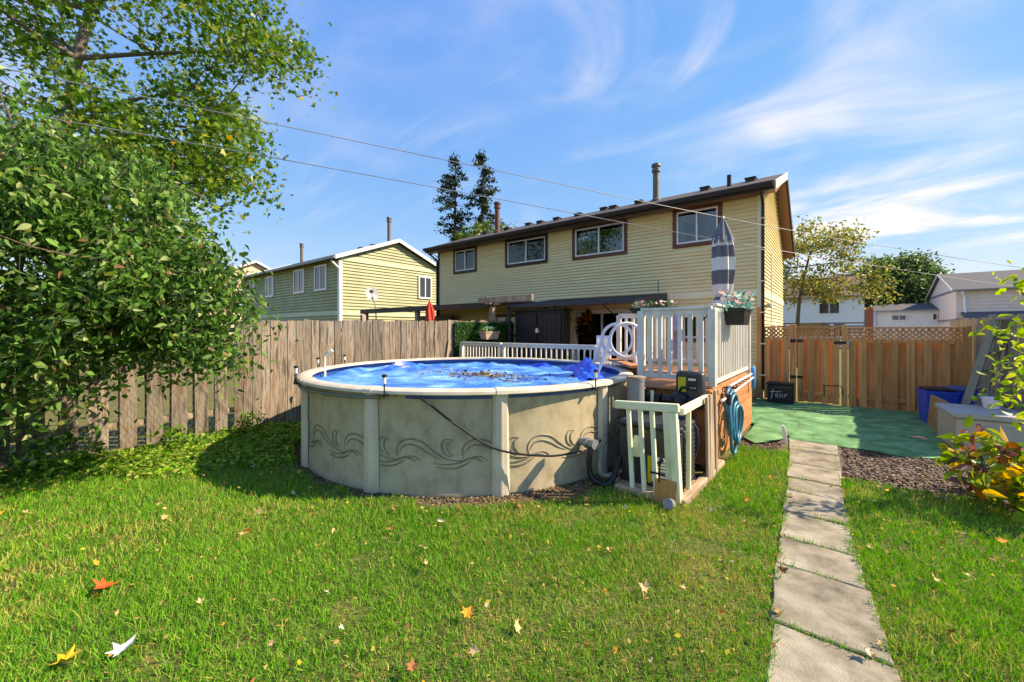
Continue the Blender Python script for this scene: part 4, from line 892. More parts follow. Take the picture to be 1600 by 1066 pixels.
rt = MB(); p = polar(R(-15), 2.5, .46); rt.tube([p, p+Vector((.2, -.04, 0))], .045, 14); rt.tube([p+Vector((.08, -.016, 0)), p+Vector((.12, -.024, 0))], .062, 14); rt.tube([p+Vector((.16, -.03, 0)), p+Vector((.22, -.05, 0))], .055, 14); rt.build('fitting', 'greypvc', hz, 40)
o = MB(); o.box(-.105, -.01, 0, .105, .01, .25, ch=.003); o = o.build('plywood_scrap', 'plywood', None, loc=(-1.33, 4.11, .0), rot=(R(-8), 0, R(6))); tag(o, 'small square of plywood leaning against the railing corner post', 'board')
o = MB(); o.tube([(0, 0, .0), (0, 0, .1)], .05, 16); o = o.build('grey_pipe', 'greypvc', None, 40, loc=(-1.26, 4.07, .05), rot=(R(70), 0, 0)); tag(o, 'round grey pipe cap on the ground before the plywood', 'pipe cap')
hs_ = thing('hose_stake', 'black metal hose stake in front of the railing', 'garden stake', (-1.385, 4.13, 0))
MB().tube([(-.03, 0, -.1), (0, 0, .42)], .009, 6).build('rod', 'black', hs_); MB().tube([(-.1, 0, .3), (.05, 0, .3)], .012, 6).build('crossbar', 'black', hs_); MB().tube([(-.02, 0, .4), (.02, 0, .44), (.0, .0, .46)], .02, 8).build('tap_head', 'black', hs_)
et = thing('edging_timber', 'weathered ground timber running beside the pump area', 'timber', (-1.18, 5.0, 0), R(-1.5)); m_ = MB(); m_.box(-.045, -.82, -.02, .045, .82, .075, ch=.012); m_.build('timber', 'timber', et)
for j in range(5):
    yy = 5.06+j*.085; zt = .98+random.uniform(-.08, .1); o = MB(); o.box(-.016, -.038, 0, .016, .038, zt, ch=.004)
    o = o.build('loose_plank', 'oldwood', None, loc=(-1.13+random.uniform(-.02, .012), yy, .0), rot=(R(random.uniform(-2.5, 2.5)), R(random.uniform(-1.5, -.2)), 0)); tag(o, 'narrow grey plank standing on end against the deck corner', 'plank', 'planks standing at the deck corner')
hc = thing('garden_hose', 'blue pool hose coiled on the deck skirt', 'hose', (-1.09, 6.05, 0))
for k in range(5):
    pts = []; cy, cz, ry_, rz_ = .02+.09*k*.5, .66-.03*k, .17+.02*k, .31-.015*k
    if k > 2: cz -= .06
    for a in np.arange(0, 360, 14): pts.append((.012*math.sin(R(a)*2)+.02*k-.02, cy+ry_*math.sin(R(a))+.03*math.sin(R(a*2)+k), cz+rz_*math.cos(R(a))))
    MB().tube(pts, .021, 8, closed=True).build('coil', 'bluehose', hc, 60)
MB().tube(smoothpts([(0, -.12, .8), (.03, -.18, .5), (.03, -.1, .2), (.03, .1, .1), (.02, .24, .3), (.02, .2, .55)], 7), .021, 8).build('coil', 'bluehose', hc, 60)
MB().tube([(0, -.15, .78), (.0, -.15, .92)], .03, 8).build('connector', 'black', hc); MB().tube([(-.1, .05, .98), (.05, .05, .98), (.07, .05, 1.01)], .012, 6).build('hook', 'black', hc)
br = thing('pool_brush', 'blue pool brush on a long white pole hung along the deck', 'brush', (-1.12, 6.9, 0))
MB().tube([(0, -1.25, .86), (0, 1.25, .93)], .016, 10).build('pole', 'whiteplastic', br, 40)
m_ = MB(); m_.box(-.03, 1.24, .72, .03, 1.33, 1.13, ch=.028); m_.build('brush_head', 'bluebrush', br, 50)
o = MB().tube([(-1.13, 6.2, .99), (-1.13, 8.05, 1.0)], .017, 10).build('skimmer_pole', 'whiteplastic', None, 40); tag(o, 'white telescopic pole hung above the brush on the deck skirt', 'pole')
sk = MB(); 
for j in range(8): sk.tube([(-1.185, 5.75+j*.28, .985), (-1.185, 5.75+j*.28, .93), (-1.11, 5.75+j*.28, .93), (-1.105, 5.75+j*.28, .96)], .006, 5)
sk.build('pole_hook', 'black', dk)

# ------------------------------------------------------------------ things by the gate
bb = thing('storage_bin', 'black plastic bin with a white chalk scrawl beside the gate', 'bin', (-1.02, 11.62, .012))
bx('body', 'black', bb, -.26, -.16, 0, .26, .18, .44, ch=.02); bx('rim', 'black', bb, -.275, -.175, .44, .275, .195, .49, ch=.01); bx('handle_recess', 'charcoal', bb, -.1, -.168, .36, .24, -.16, .43, ch=0)
for pts in ([(-.14, .34), (-.18, .1)], [(-.2, .27), (.02, .29)], [(-.08, .19), (-.04, .2), (-.05, .25), (-.09, .22), (-.08, .15), (-.03, .15)], [(0, .15), (.0, .23), (.04, .23), (.05, .15)], [(.08, .22), (.13, .21)], [(.08, .16), (.14, .24)]):
    MB().tube([(x, -.166, z_) for x, z_ in pts], .006, 5).build('scrawl', 'chalk', bb)
def bluebin(loc, lab, lid, rz):
    b = thing('recycling_bin', lab, 'recycling bin', loc, rz)
    m_ = MB(); trough(m_, .21, .26, .58, .86); m_.build('body', 'bluebin', b)
    for j in (-.1, .1): bx('rib', 'bluebin', b, j-.02, -.262, .1, j+.02, -.226, .55, ch=.006, rot=(R(-3.5), 0, 0))
    m_ = MB(); m_.lathe([(.27, .612), (.29, .62), (.285, .65), (.2, .672), (0, .68)], n=4 if lid == 'black' else 24); lo2 = m_.build('lid', lid, b, 30, rot=(0, 0, R(45) if lid == 'black' else 0)); return b
bluebin((1.5, 10.95, .012), 'blue recycling bin with a flat black lid', 'black', R(8)); bluebin((1.86, 11.3, .012), 'blue recycling bin with a round slate lid', 'bluelid', R(-5))
sb = thing('deck_box', 'taupe resin storage box with a grey lid on the carpet', 'storage box', (1.72, 8.95, .014), R(3))
m_ = MB(); m_.box(-.4, -.47, 0, .4, .47, .5, ch=.025); m_.build('body', 'boxbody', sb)
m_ = MB(); m_.prism([(-.435, -.51, .505), (.435, -.51, .505), (.435, -.51, .545), (.3, -.51, .57), (-.38, -.51, .57), (-.435, -.51, .545)], (0, 1.02, 0)); m_.build('lid', 'boxlid', sb)
for j in range(4): bx('side_panel', 'boxbody', sb, -.412, -.42, .04+j*.115, -.399, .42, .145+j*.115, ch=.005)
bx('front_panel', 'boxlid', sb, -.12, -.482, .08, .36, -.468, .42, ch=.006)
o = MB(); o.box(-.02, -.45, 0, .02, .45, .58, ch=.004); o = o.build('brown_board', 'cardboard', None, loc=(1.36, 10.02, .012), rot=(0, R(4), R(4))); tag(o, 'brown board standing between the storage box and blue bins', 'board')
bk = thing('bucket', 'white plastic pail on the storage box lid', 'bucket', (1.83, 9.2, .588))
MB().lathe([(.0, 0), (.08, 0), (.105, .14), (.118, .145), (.118, .165), (.105, .16), (.08, .03), (0, .03)], n=24).build('pail', 'whiteplastic', bk, 40); MB().tube([(.112*math.cos(R(a)), -.05, .15+.07*math.sin(R(a))) for a in range(0, 181, 15)], .004, 5).build('handle', 'alu', bk)
M['ladderalu'] = mat('dull_grey_aluminium', ['6f6e63', '838277'], .6, 8, metal=.1)
al = thing('step_ladder', 'aluminium ladder leaning on the grey fence', 'ladder', (0, 0, 0))
F0, F1 = Vector((1.66, 9.95, .02)), Vector((2.1, 10.05, 1.92)); wd = Vector((.25, .36, 0)).normalized()
for sgn, wdh0, wdh1 in ((-1, .2, .15), (1, .2, .15)):
    a, b = F0+wd*sgn*wdh0, F1+wd*sgn*wdh1; t = (b-a); m_ = MB(); off = wd*.016; o2 = Vector((.045, -.02, 0)); m_.prism([a-off-o2, a+off-o2, a+off+o2, a-off+o2], t); m_.build('stile', 'ladderalu', al)
for j in range(6):
    f_ = .1+j*.155; c = F0+(F1-F0)*f_; hw = .2-.05*f_; a, b = c-wd*hw, c+wd*hw; m_ = MB(); m_.prism([a+Vector((-.05, 0, -.012)), a+Vector((.04, 0, -.012)), a+Vector((.04, 0, .012)), a+Vector((-.05, 0, .012))], b-a); m_.build('rung', 'ladderalu', al)
for sgn in (-1, 1): MB().tube([F0+Vector((.3, .05, 0))+wd*sgn*.2, F1+Vector((.02, 0, -.06))+wd*sgn*.15], .014, 8).build('rear_leg', 'ladderalu', al)
MB().box(F1.x-.1, F1.y-.17, 1.92, F1.x+.05, F1.y+.17, 1.95, ch=.006).build('top_cap', 'ladderalu', al)
pg = thing('plastic_peg', 'chipped white peg standing at the carpet edge', 'peg', (-.6, 7.55, 0)); m_ = MB(); m_.prism([(-.02, 0, 0), (.02, 0, 0), (.026, 0, .2), (.01, 0, .27), (-.02, 0, .29), (-.028, 0, .2)], (0, .02, 0)); m_.build('peg', 'whiteplastic', pg, rot=(R(4), R(-6), 0))

# ------------------------------------------------------------------ overhead cables
def cabl(zs, lab):
    r0 = 38.7; c_, s_ = math.cos(R(r0)), math.sin(R(r0)); pts = []
    for k in range(41):
        xr = -8+k*.75; d = 5.6+.391*(xr+3.36); f_ = (xr+8)/30; z_ = float(np.interp(xr, [-8, -3.4, 5.7, 16.9, 22], zs)); pts.append((c_*xr-s_*d, s_*xr+c_*d, z_))
    zz2 = np.array([p[2] for p in pts]); zz2 = np.convolve(np.pad(zz2, 5, 'edge'), np.ones(11)/11, 'valid'); pts = [(p[0], p[1], z_) for p, z_ in zip(pts, zz2)]
    o = MB().tube(pts, .007, 6).build('overhead_cable', 'wire', None, 60); tag(o, lab, 'cable')
cabl([4.9, 4.64, 4.1, 3.86, 3.86], 'upper grey overhead cable crossing before the house'); cabl([4.4, 4.18, 3.6, 3.2, 3.1], 'lower grey overhead cable crossing before the house')

# ------------------------------------------------------------------ neighbouring houses
def nhouse(name, label, X0, X1, Y0, Y1, eave, ridge, wallm, roofm, axis='X', wins=(), side=(), laps=None, trim='white', brick=0, oh=.4, flues=(), trimcol='white', ry=None, band=None):
    h = thing(name, label, 'house', (0, 0, 0)); m_ = MB(); rm = MB(); ry = ry or (Y0+Y1)/2
    th = (ridge-eave)/(ry-Y0)
    m_.face([(X0, Y0, 0), (X1, Y0, 0), (X1, Y0, eave), (X0, Y0, eave)])
    for xx in (X0, X1): m_.face([(xx, Y0, 0), (xx, Y1, 0), (xx, Y1, eave), (xx, ry, ridge), (xx, Y0, eave)])
    m_.face([(X0, Y1, 0), (X1, Y1, 0), (X1, Y1, eave), (X0, Y1, eave)])
    m_.build('wall', wallm, h)
    e = eave-th*oh; sl2 = (ridge-eave)/(Y1-ry); e2 = eave-sl2*oh
    rm.prism([(X0-oh*.7, Y0-oh, e+.03), (X0-oh*.7, ry, ridge+.03), (X0-oh*.7, Y1+oh, e2+.03), (X0-oh*.7, Y1+oh, e2+.16), (X0-oh*.7, ry, ridge+.16), (X0-oh*.7, Y0-oh, e+.16)], (X1-X0+oh*1.4, 0, 0)); rf = rm.build('roof', roofm, h)
    for xx in (X0-oh*.7-.03, X1+oh*.7):
        t = MB(); t.prism([(xx, Y0-oh, e), (xx, ry, ridge), (xx, ry, ridge+.19), (xx, Y0-oh, e+.19)], (.03, 0, 0)); t.prism([(xx, ry, ridge), (xx, Y1+oh, e2), (xx, Y1+oh, e2+.19), (xx, ry, ridge+.19)], (.03, 0, 0)); t.build('rake_board', trim, h)
    bx('gutter', 'greypvc' if trim == 'white' else trim, h, X0-oh*.7, Y0-oh-.1, e+.02, X1+oh*.7, Y0-oh-.002, e+.15, ch=.01)
    if brick: bx('brick_base', 'brick', h, X0-.02, Y0-.03, 0, X1+.02, Y0-.005, brick, ch=0)
    if laps:
        lm = MB(); z_ = .1
        while z_ < eave-.05:
            lm.prism([(X0, Y0, z_), (X0, Y0-.06, z_), (X0, Y0-.01, z_+laps), (X0, Y0, z_+laps)], (X1-X0, 0, 0)); z_ += laps
        o = lm.build('siding', wallm, h); o['kind'] = 'stuff'
        lm = MB(); z_ = .1
        while z_ < ridge-.15:
            zt = z_+laps; ya = Y0 if zt < eave else Y0+(zt-eave)/(ridge-eave)*(ry-Y0); yb = Y1 if zt < eave else Y1-(zt-eave)/(ridge-eave)*(Y1-ry)
            lm.prism([(X1, ya, z_), (X1+.06, ya, z_), (X1+.01, ya, z_+laps), (X1, ya, z_+laps)], (0, yb-ya, 0)); z_ += laps
        o = lm.build('siding', wallm, h); o['kind'] = 'stuff'
    for (u0, u1, z0, z1) in wins:
        t = MB(); f_ = .09
        for a in ((u0-f_, z0-f_, u1+f_, z0), (u0-f_, z1, u1+f_, z1+f_), (u0-f_, z0, u0, z1), (u1, z0, u1+f_, z1), ((u0+u1)/2-.03, z0, (u0+u1)/2+.03, z1)): t.box(a[0], Y0-.11, a[1], a[2], Y0-.035, a[3])
        wf = t.build('window', trimcol, h); MB().box(u0, Y0-.085, z0, u1, Y0-.075, z1).build('pane', 'glassdark', wf)
    for (u0, u1, z0, z1) in side:
        xs_ = X1 if u0 > 0 else X0; sg = 1 if u0 > 0 else -1; t = MB(); f_ = .09
        for a in ((u0-f_, z0-f_, u1+f_, z0), (u0-f_, z1, u1+f_, z1+f_), (u0-f_, z0, u0, z1), (u1, z0, u1+f_, z1), ((u0+u1)/2-.03, z0, (u0+u1)/2+.03, z1)): t.box(xs_+.035*sg, a[0], a[1], xs_+.11*sg, a[2], a[3])
        wf = t.build('window', trimcol, h); MB().box(xs_+.075*sg, u0, z0, xs_+.085*sg, u1, z1).build('pane', 'glassdark', wf)
    for (x, y_, z0, z1) in flues: flue(x, y_, z0, z1, .1, 'pipe', rf)
    return h, rf
M['glassdark'] = mat('dark_window_glass', ['1d2226', '2c3338'], .06, .8, spec=.9)
gh_, grf = nhouse('house', 'green sided two storey house with white window frames', -32, -19, 10.2, 16.7, 5.35, 6.6, 'greensiding', 'shingle', wins=[(-30.9, -29.9, 3.9, 5.0), (-27.9, -26.9, 3.9, 5.0), (-23.9, -22.8, 3.9, 5.05), (-21.4, -20.3, 3.9, 5.05), (-22.2, -21.2, 1.2, 2.2), (-25.5, -24.3, 1.2, 2.2)], side=[(15.0, 15.8, 3.7, 4.85)], laps=.16, flues=[(-19.9, 13.6, 6.4, 8.2), (-30.0, 13.2, 6.3, 8.0)], ry=13.45)
bx('band_trim', 'paletrim', gh_, -32, 10.12, 2.5, -18.96, 10.165, 2.72, ch=0); bx('band_trim', 'paletrim', gh_, -18.968, 10.2, 2.5, -18.92, 16.7, 2.72, ch=0); bx('band_trim', 'paletrim', gh_, -18.968, 10.2, 5.2, -18.92, 16.7, 5.42, ch=0)
bx('corner_trim', 'white', gh_, -19.1, 10.11, 0, -18.91, 10.26, 5.2, ch=.004); dp = MB(); dp.tube([(-18.9, 9.7, 5.1), (-18.88, 10.1, 4.75), (-18.88, 10.12, 0)], .06, 8); dp.build('downspout', 'white', gh_); dp = MB(); dp.tube([(-18.88, 16.75, 5.0), (-18.88, 16.75, 0)], .06, 8); dp.build('downspout', 'white', gh_)
for xv in (-20.6, -21.9): bx('roof_vent', 'charcoal', grf, xv-.2, 12.9, 6.2, xv+.2, 13.3, 6.66, ch=.03)
nhouse('house', 'peach sided house beyond the green house', -50, -40, 10.2, 17.0, 6.1, 7.7, 'peach', 'shingle', side=[(12.2, 13.2, 4.0, 5.2)])
wh_, wrf = nhouse('house', 'white house with a brown roof beyond the cedar gate', -9.5, 2.1, 50, 58, 5.1, 7.2, 'whitesiding', 'shinglebrown', wins=[(-1.2, .3, 3.4, 4.9), (-7, -5.6, 3.4, 4.9)], brick=2.6, laps=.3)
for a, b in ((-4.9, -4.0), (-3.0, -.4), (-.1, .7)): bx('ground_window', 'glassdark', wh_, a, 49.92, 1.2, b, 49.96, 2.5, ch=0)
lh_, lrf = nhouse('house', 'low pale grey house with a shallow roof between the tree and pink house', 3.7, 15, 62, 70, 3.9, 4.7, 'palegrey', 'shinglegrey', wins=[(5.0, 6.1, 2.9, 3.4), (8.2, 8.8, 2.9, 3.5)])
bx('chimney', 'brick', lh_, 2.7, 61.5, 0, 3.4, 62.3, 4.4, ch=0)
ph_, prf = nhouse('house', 'pink sided house with a grey gabled roof and white shutters', 8.6, 26, 54, 67, 5.4, 7.4, 'pink', 'shinglegrey', wins=[(16.4, 19.2, 3.3, 5.0)], laps=.3)
bx('shutter', 'white', ph_, 14.7, 53.88, 3.2, 16.2, 53.95, 5.1, ch=.01); dp = MB(); dp.tube([(8.9, 53.5, 5.2), (9.1, 53.85, 4.8), (9.3, 53.85, 0)], .1, 8); dp.build('downspout', 'white', ph_)
dp = MB(); dp.tube([(8.3, 67.1, 5.0), (8.45, 67, 0)], .1, 8); dp.build('downspout', 'white', ph_)
m_ = MB(); m_.prism([(8.9, 52.0, 2.7), (8.9, 53.9, 3.4), (8.9, 53.9, 3.2), (8.9, 52.0, 2.55)], (9, 0, 0)); m_.build('porch_roof', 'shinglegrey', ph_); bx('band_trim', 'greypvc', ph_, 8.56, 54, 2.6, 8.59, 67, 2.8, ch=0); bx('band_trim', 'greypvc', ph_, 8.56, 54, 5.3, 8.59, 67, 5.5, ch=0); bx('brick_base', 'brick', ph_, 12, 53.9, 0, 15, 53.94, 2.5, ch=0)

# ------------------------------------------------------------------ trees and shrubs
def limb(mb, a, b, r0, r1, sag=.1, n=5, sides=6):
    a, b = Vector(a), Vector(b); L_ = (b-a).length; j = Vector((random.gauss(0, 1), random.gauss(0, 1), random.gauss(0, .5)))*L_*sag
    pts = [a.lerp(b, t/n)+j*math.sin(math.pi*t/n) for t in range(n+1)]
    mb.tube(pts, [r0+(r1-r0)*t/n for t in range(n+1)], sides); return pts
def tree(name, label, base, top, clumps, leafn, lsize, sigma, tmpl, palette, bark, trunk_r=.15, cat='tree', group=None, zs=.6, wts=None, limbs=6, droop=0., twig=2, sig_up=.8, hang=0):
    t = thing(name, label, cat, base, 0, group); b0 = Vector(base); tr = MB(); T = Vector(top)-b0
    main = limb(tr, (0, 0, -.1), T, trunk_r, trunk_r*.35, .03, 8, 10)
    hubs = list(main[3:])
    cs = [Vector(c)-b0 for c in clumps]
    # limbs first: farthest-point subset
    sel = random.sample(range(len(cs)), min(limbs, len(cs)))
    for k in sel:
        st_ = min(main[2:], key=lambda q: (q-cs[k]).length+.6*max(0, q.z-cs[k].z)); hubs += limb(tr, st_, cs[k], trunk_r*.3, trunk_r*.08, .08, 6, 7)[2:]
    for k, c in enumerate(cs):
        if k in sel: continue
        st_ = min(hubs, key=lambda q: (q-c).length+.8*max(0, q.z-c.z)); pts = limb(tr, st_, c, trunk_r*.14, trunk_r*.04, .1, 4, 5)
        hubs += pts[2:4]
    P_ = []; 
    for c in cs:
        n = int(leafn*random.uniform(.6, 1.4)); q = rng.normal(size=(n, 3))*np.array([sigma, sigma, sigma*zs])*random.uniform(.75, 1.25); q[:, 2] -= droop*np.hypot(q[:, 0], q[:, 1]); P_.append(q+np.array(c))
        for w_ in range(twig):
            e = Vector(c)+Vector(q[random.randrange(n)]); tr.tube([c, c.lerp(e, .5)+Vector((0, 0, .03)), e], [trunk_r*.04, trunk_r*.03, trunk_r*.015], 4, caps=False)
    P_ = np.concatenate(P_); n = len(P_)
    tr.build('trunk', bark, t, 60)
    d = rdir(n, -.25, .7); nm = rdir(n, sig_up)
    if hang:     # drooping leaves, faces turned outward
        ce = P_.mean(0); ow = P_-ce; ow /= np.linalg.norm(ow, axis=1, keepdims=True)+1e-6
        d = rdir(n, -.9, .5); nm = rdir(n, .35)*.8+ow*hang
    cl_ = pal(palette, n, .18, wts)
    o = inst('crown', tmpl[0], tmpl[1], P_, basis(d, nm), lsize*np.stack([rng.uniform(.45, 1.25, n), rng.uniform(.55, 1.35, n), rng.uniform(.3, 2.6, n)], 1), cl_, M['leaf'], t); o['kind'] = 'stuff'
    return t
def ell(c, r, n, shell=.35):
    out = []
    while len(out) < n:
        v = Vector((random.uniform(-1, 1), random.uniform(-1, 1), random.uniform(-1, 1)))
        if shell < v.length < 1: out.append((c[0]+v.x*r[0], c[1]+v.y*r[1], c[2]+v.z*r[2]))
    return out
# tall maple behind the fence
mc = ell((-12.9, 1.6, 8.9), (3.9, 3.6, 3.6), 80, .3)+ell((-10.8, 3.1, 8.8), (1.4, 1.5, 1.8), 16, .2)+ell((-11.6, 2.2, 6.0), (2.2, 1.8, 1.1), 26, .1)+ell((-11.4, 1.6, 4.6), (2.2, 1.6, 1.2), 34, .1)
tree('maple_tree', 'tall maple with green and yellowing leaves behind the weathered fence', (-14.3, .8, 0), (-13.2, 1.4, 10.5), mc, 150, .12, .37, (MP_V, MP_F), ['4d7028', '5f8230', '788f3a', '94963c', '3d5a22', 'b08c34'], 'barkgrey', .2, limbs=14, droop=.4, wts=[.32, .3, .16, .05, .16, .01])
# big leafy shrub in front of the fence
bc = ell((-6.9, .25, 2.55), (1.45, 1.7, 1.35), 120, .3)+ell((-6.25, 1.2, 2.15), (.85, .9, .6), 30, .1)+ell((-7.45, -.6, .9), (.4, .6, .6), 14, .1)+ell((-7.2, .2, 3.9), (1.0, 1.3, .7), 22, .2)
bc = [tuple(np.array(c)+np.array([random.gauss(0, .16), random.gauss(0, .2), random.gauss(0, .16)])) for c in bc]
sh_ = tree('leafy_shrub', 'large leafy green shrub overhanging the weathered fence', (-7.15, -.55, 0), (-6.9, .1, 2.6), bc, 150, .08, .17, (OV_V, OV_F), ['3f6128', '517a35', '678f45', '8ba062', '35522a', 'a5ae78', '86694e', '76803a'], 'bark', .07, 'shrub', limbs=34, droop=.8, wts=[.24, .26, .2, .08, .13, .03, .02, .04], zs=.9, twig=5, hang=.55)
# small plants at the fence foot
for (x, y_, n_, h_, lab) in ((-7.3, .35, 7, .5, 'dark leafy weed at the fence foot under the shrub'), (-7.55, 1.6, 5, .35, 'small bright weed at the foot of the spaced boards'), (-7.6, 2.35, 5, .4, 'pale green weed at the fence foot beside the pool shadow')):
    tree('weed', lab, (x, y_, 0), (x, y_, h_*.7), ell((x, y_, h_*.55), (.3, .35, h_*.45), n_, 0), 38, .07, .09, (OV_V, OV_F), ['4f7a2a', '6d9636', '36561f', '88a84a'], 'bark', .01, 'plant', limbs=3)
# shrub with autumn leaves at the right edge
rc = ell((1.38, 6.15, .42), (.42, .55, .36), 30, .1)
tree('autumn_shrub', 'low shrub with yellow green and plum autumn leaves beside the mulch bed', (1.42, 6.12, 0), (1.42, 6.14, .5), rc, 17, .125, .11, (OV_V, OV_F), ['6d8a2c', '8c9a2e', 'c09a2e', 'b5702e', '6e4a48', '8a5a50', '4f6b28', '7a5a62'], 'bark', .02, 'shrub', limbs=10, wts=[.28, .22, .15, .06, .09, .06, .1, .04], sig_up=.6)
rc2 = [(x-.26, y_+.45, z_) for x, y_, z_ in [(1.62, 5.75, 1.1), (1.6, 5.6, 1.3), (1.66, 5.8, 1.5), (1.58, 5.65, 1.75), (1.68, 5.6, 2.2), (1.75, 5.9, 1.35), (1.7, 5.5, .95), (1.72, 5.8, 1.7), (1.78, 5.7, 2.3)]]
tree('slender_shrub', 'slender shrub with bright yellow green leaves rising beside the storage box', (1.56, 6.2, 0), (1.53, 6.2, 1.9), rc2, 26, .072, .1, (OV_V, OV_F), ['7f9e2e', '98b23a', '5f8428', 'b0b848'], 'bark', .018, 'shrub', limbs=5, sig_up=.4)
# trees beyond
tc1 = ell((-1.0, 23.4, 5.0), (2.0, 2.0, 1.9), 46, .35)+ell((.6, 24.2, 3.9), (1.5, 1.5, .9), 14, .2)
tree('young_tree', 'open branched tree with yellowing leaves beside the house gable', (-1.35, 23.3, 0), (-.9, 23.4, 5.4), tc1, 85, .15, .33, (OV_V, OV_F), ['6f7c40', '808442', '5f733a', '968e48', '8c7c48'], 'bark', .11, limbs=12, twig=3)
tree('broad_tree', 'dense round dark green tree beyond the low grey house', (5.6, 72, 0), (5.6, 72, 10), ell((5.6, 72, 6.8), (5.3, 4.5, 4.6), 130, .45), 150, .4, .75, (OV_V, OV_F), ['48603a', '5a7245', '6d8450', '3c5230'], 'bark', .35, limbs=14)
tree('backyard_tree', 'leafy green tree top showing behind the roof beside the spruces', (-21.5, 23.8, 0), (-21.5, 23.8, 8.6), ell((-21.5, 23.8, 8.4), (2.6, 2.2, 1.9), 40, .3), 80, .3, .5, (DI_V, DI_F), ['4f6326', '6b7a2e', '3b4f20'], 'bark', .2, limbs=8)
for (x, y_, hh, k) in ((-28.0, 26.3, 17.6, 1), (-26.0, 27.9, 18.2, 2)):
    t = thing('spruce_tree', ('sparse dark spruce with a tufted top behind the house' if k == 1 else 'sparse dark spruce leaning over the rusty flue pipe'), 'tree', (x, y_, 0), 0, None); tr = MB(); tr.tube([(0, 0, 0), (0, 0, hh*.5), (.1*k, 0, hh)], [.28, .18, .03], 8); PP = []; random.seed(20+k)
    for lv in range(25):
        z_ = hh*(.42+.58*lv/24); L_ = (.5+1.75*(1-lv/24)**.6)*random.uniform(.5, 1.25)
        for q in range(random.choice((2, 3, 3, 4))):
            if random.random() < .3: continue
            a = random.uniform(0, 6.28); e = Vector((math.cos(a)*L_, math.sin(a)*L_, z_-.22*L_+random.uniform(-.1, .25))); s0 = Vector((0, 0, z_)); tr.tube([s0, s0.lerp(e, .5)+Vector((0, 0, -.08)), e], [.04, .03, .012], 4, caps=False)
            for f_ in np.linspace(.25, 1, 6):
                if random.random() < .3: continue
                n = 22; PP.append(np.array(s0.lerp(e, float(f_)))+rng.normal(size=(n, 3))*np.array([.19, .19, .11]))
    PP.append(np.array([0, 0, hh-.2])+rng.normal(size=(120, 3))*np.array([.22, .22, .45])); PP = np.concatenate(PP); n = len(PP); tr.build('trunk', 'bark', t, 60)
    inst('crown', DI_V, DI_F, PP, basis(rdir(n, -.3, .6), rdir(n, .6)), rng.uniform(.15, .34, n), pal(['22301d', '2e3f24', '3c4c2a', '1a2517'], n), M['leaf'], t)['kind'] = 'stuff'
random.seed(11)

# ------------------------------------------------------------------ lawn, ground cover, gravel, fallen leaves
fwd = np.array([-math.sin(R(YAW)), math.cos(R(YAW))])
def inview(x, y_, m=62, dmin=1.0):
    d = x*fwd[0]+y_*fwd[1]; r_ = x*fwd[1]-y_*fwd[0]; return (d > dmin) & (np.abs(np.arctan2(r_, d)) < R(m))
def vnoise(x, y_, s, seed):
    r_ = np.random.default_rng(seed); G = r_.random((64, 64)); u = (x/s) % 63; v_ = (y_/s) % 63; i = u.astype(int); j = v_.astype(int); a = u-i; b = v_-j; a = a*a*(3-2*a); b = b*b*(3-2*b)
    return G[i, j]*(1-a)*(1-b)+G[i+1, j]*a*(1-b)+G[i, j+1]*(1-a)*b+G[i+1, j+1]*a*b
def blocked(x, y_):
    r_ = np.hypot(x-PC.x, y_-PC.y); ring = 2.62+.16*vnoise(x+20, y_+20, .35, 5)+np.where(np.arctan2(y_-PC.y, x-PC.x) > -1.0, .12, -.05)
    px0 = np.interp(y_, [.8, 2.4, 2.9, 3.9, 5.1, 5.9, 7.8], [-.2, -.26, -.3, -.37, -.4, -.45, -.57]); pw0 = np.interp(y_, [.8, 2.4, 2.9, 3.9, 5.1, 5.9, 7.8], [.62, .6, .54, .52, .49, .51, .6])
    jit = .085*(vnoise(x+30, y_+30, .1, 8)-.3)
    return (r_ < ring) | ((x > px0+jit) & (x < px0+pw0-jit) & (np.min(np.abs(y_[:, None]-np.array(PY)[None, :]), axis=1) > .018*(vnoise(x+2, y_+2, .1, 71) > .45))) | ((x > px0+pw0-.02) & (y_ > 6.1+.2*vnoise(x+9, y_+9, .3, 3))) | ((x > -1.25) & (x < -.5) & (y_ > 6.85+.25*vnoise(x+4, y_, .2, 2))) | ((x < -1.12) & (x > -2.4) & (y_ > 4.3)) | (y_ > 7.5) | (x < -7.95) | (x > 2.6)
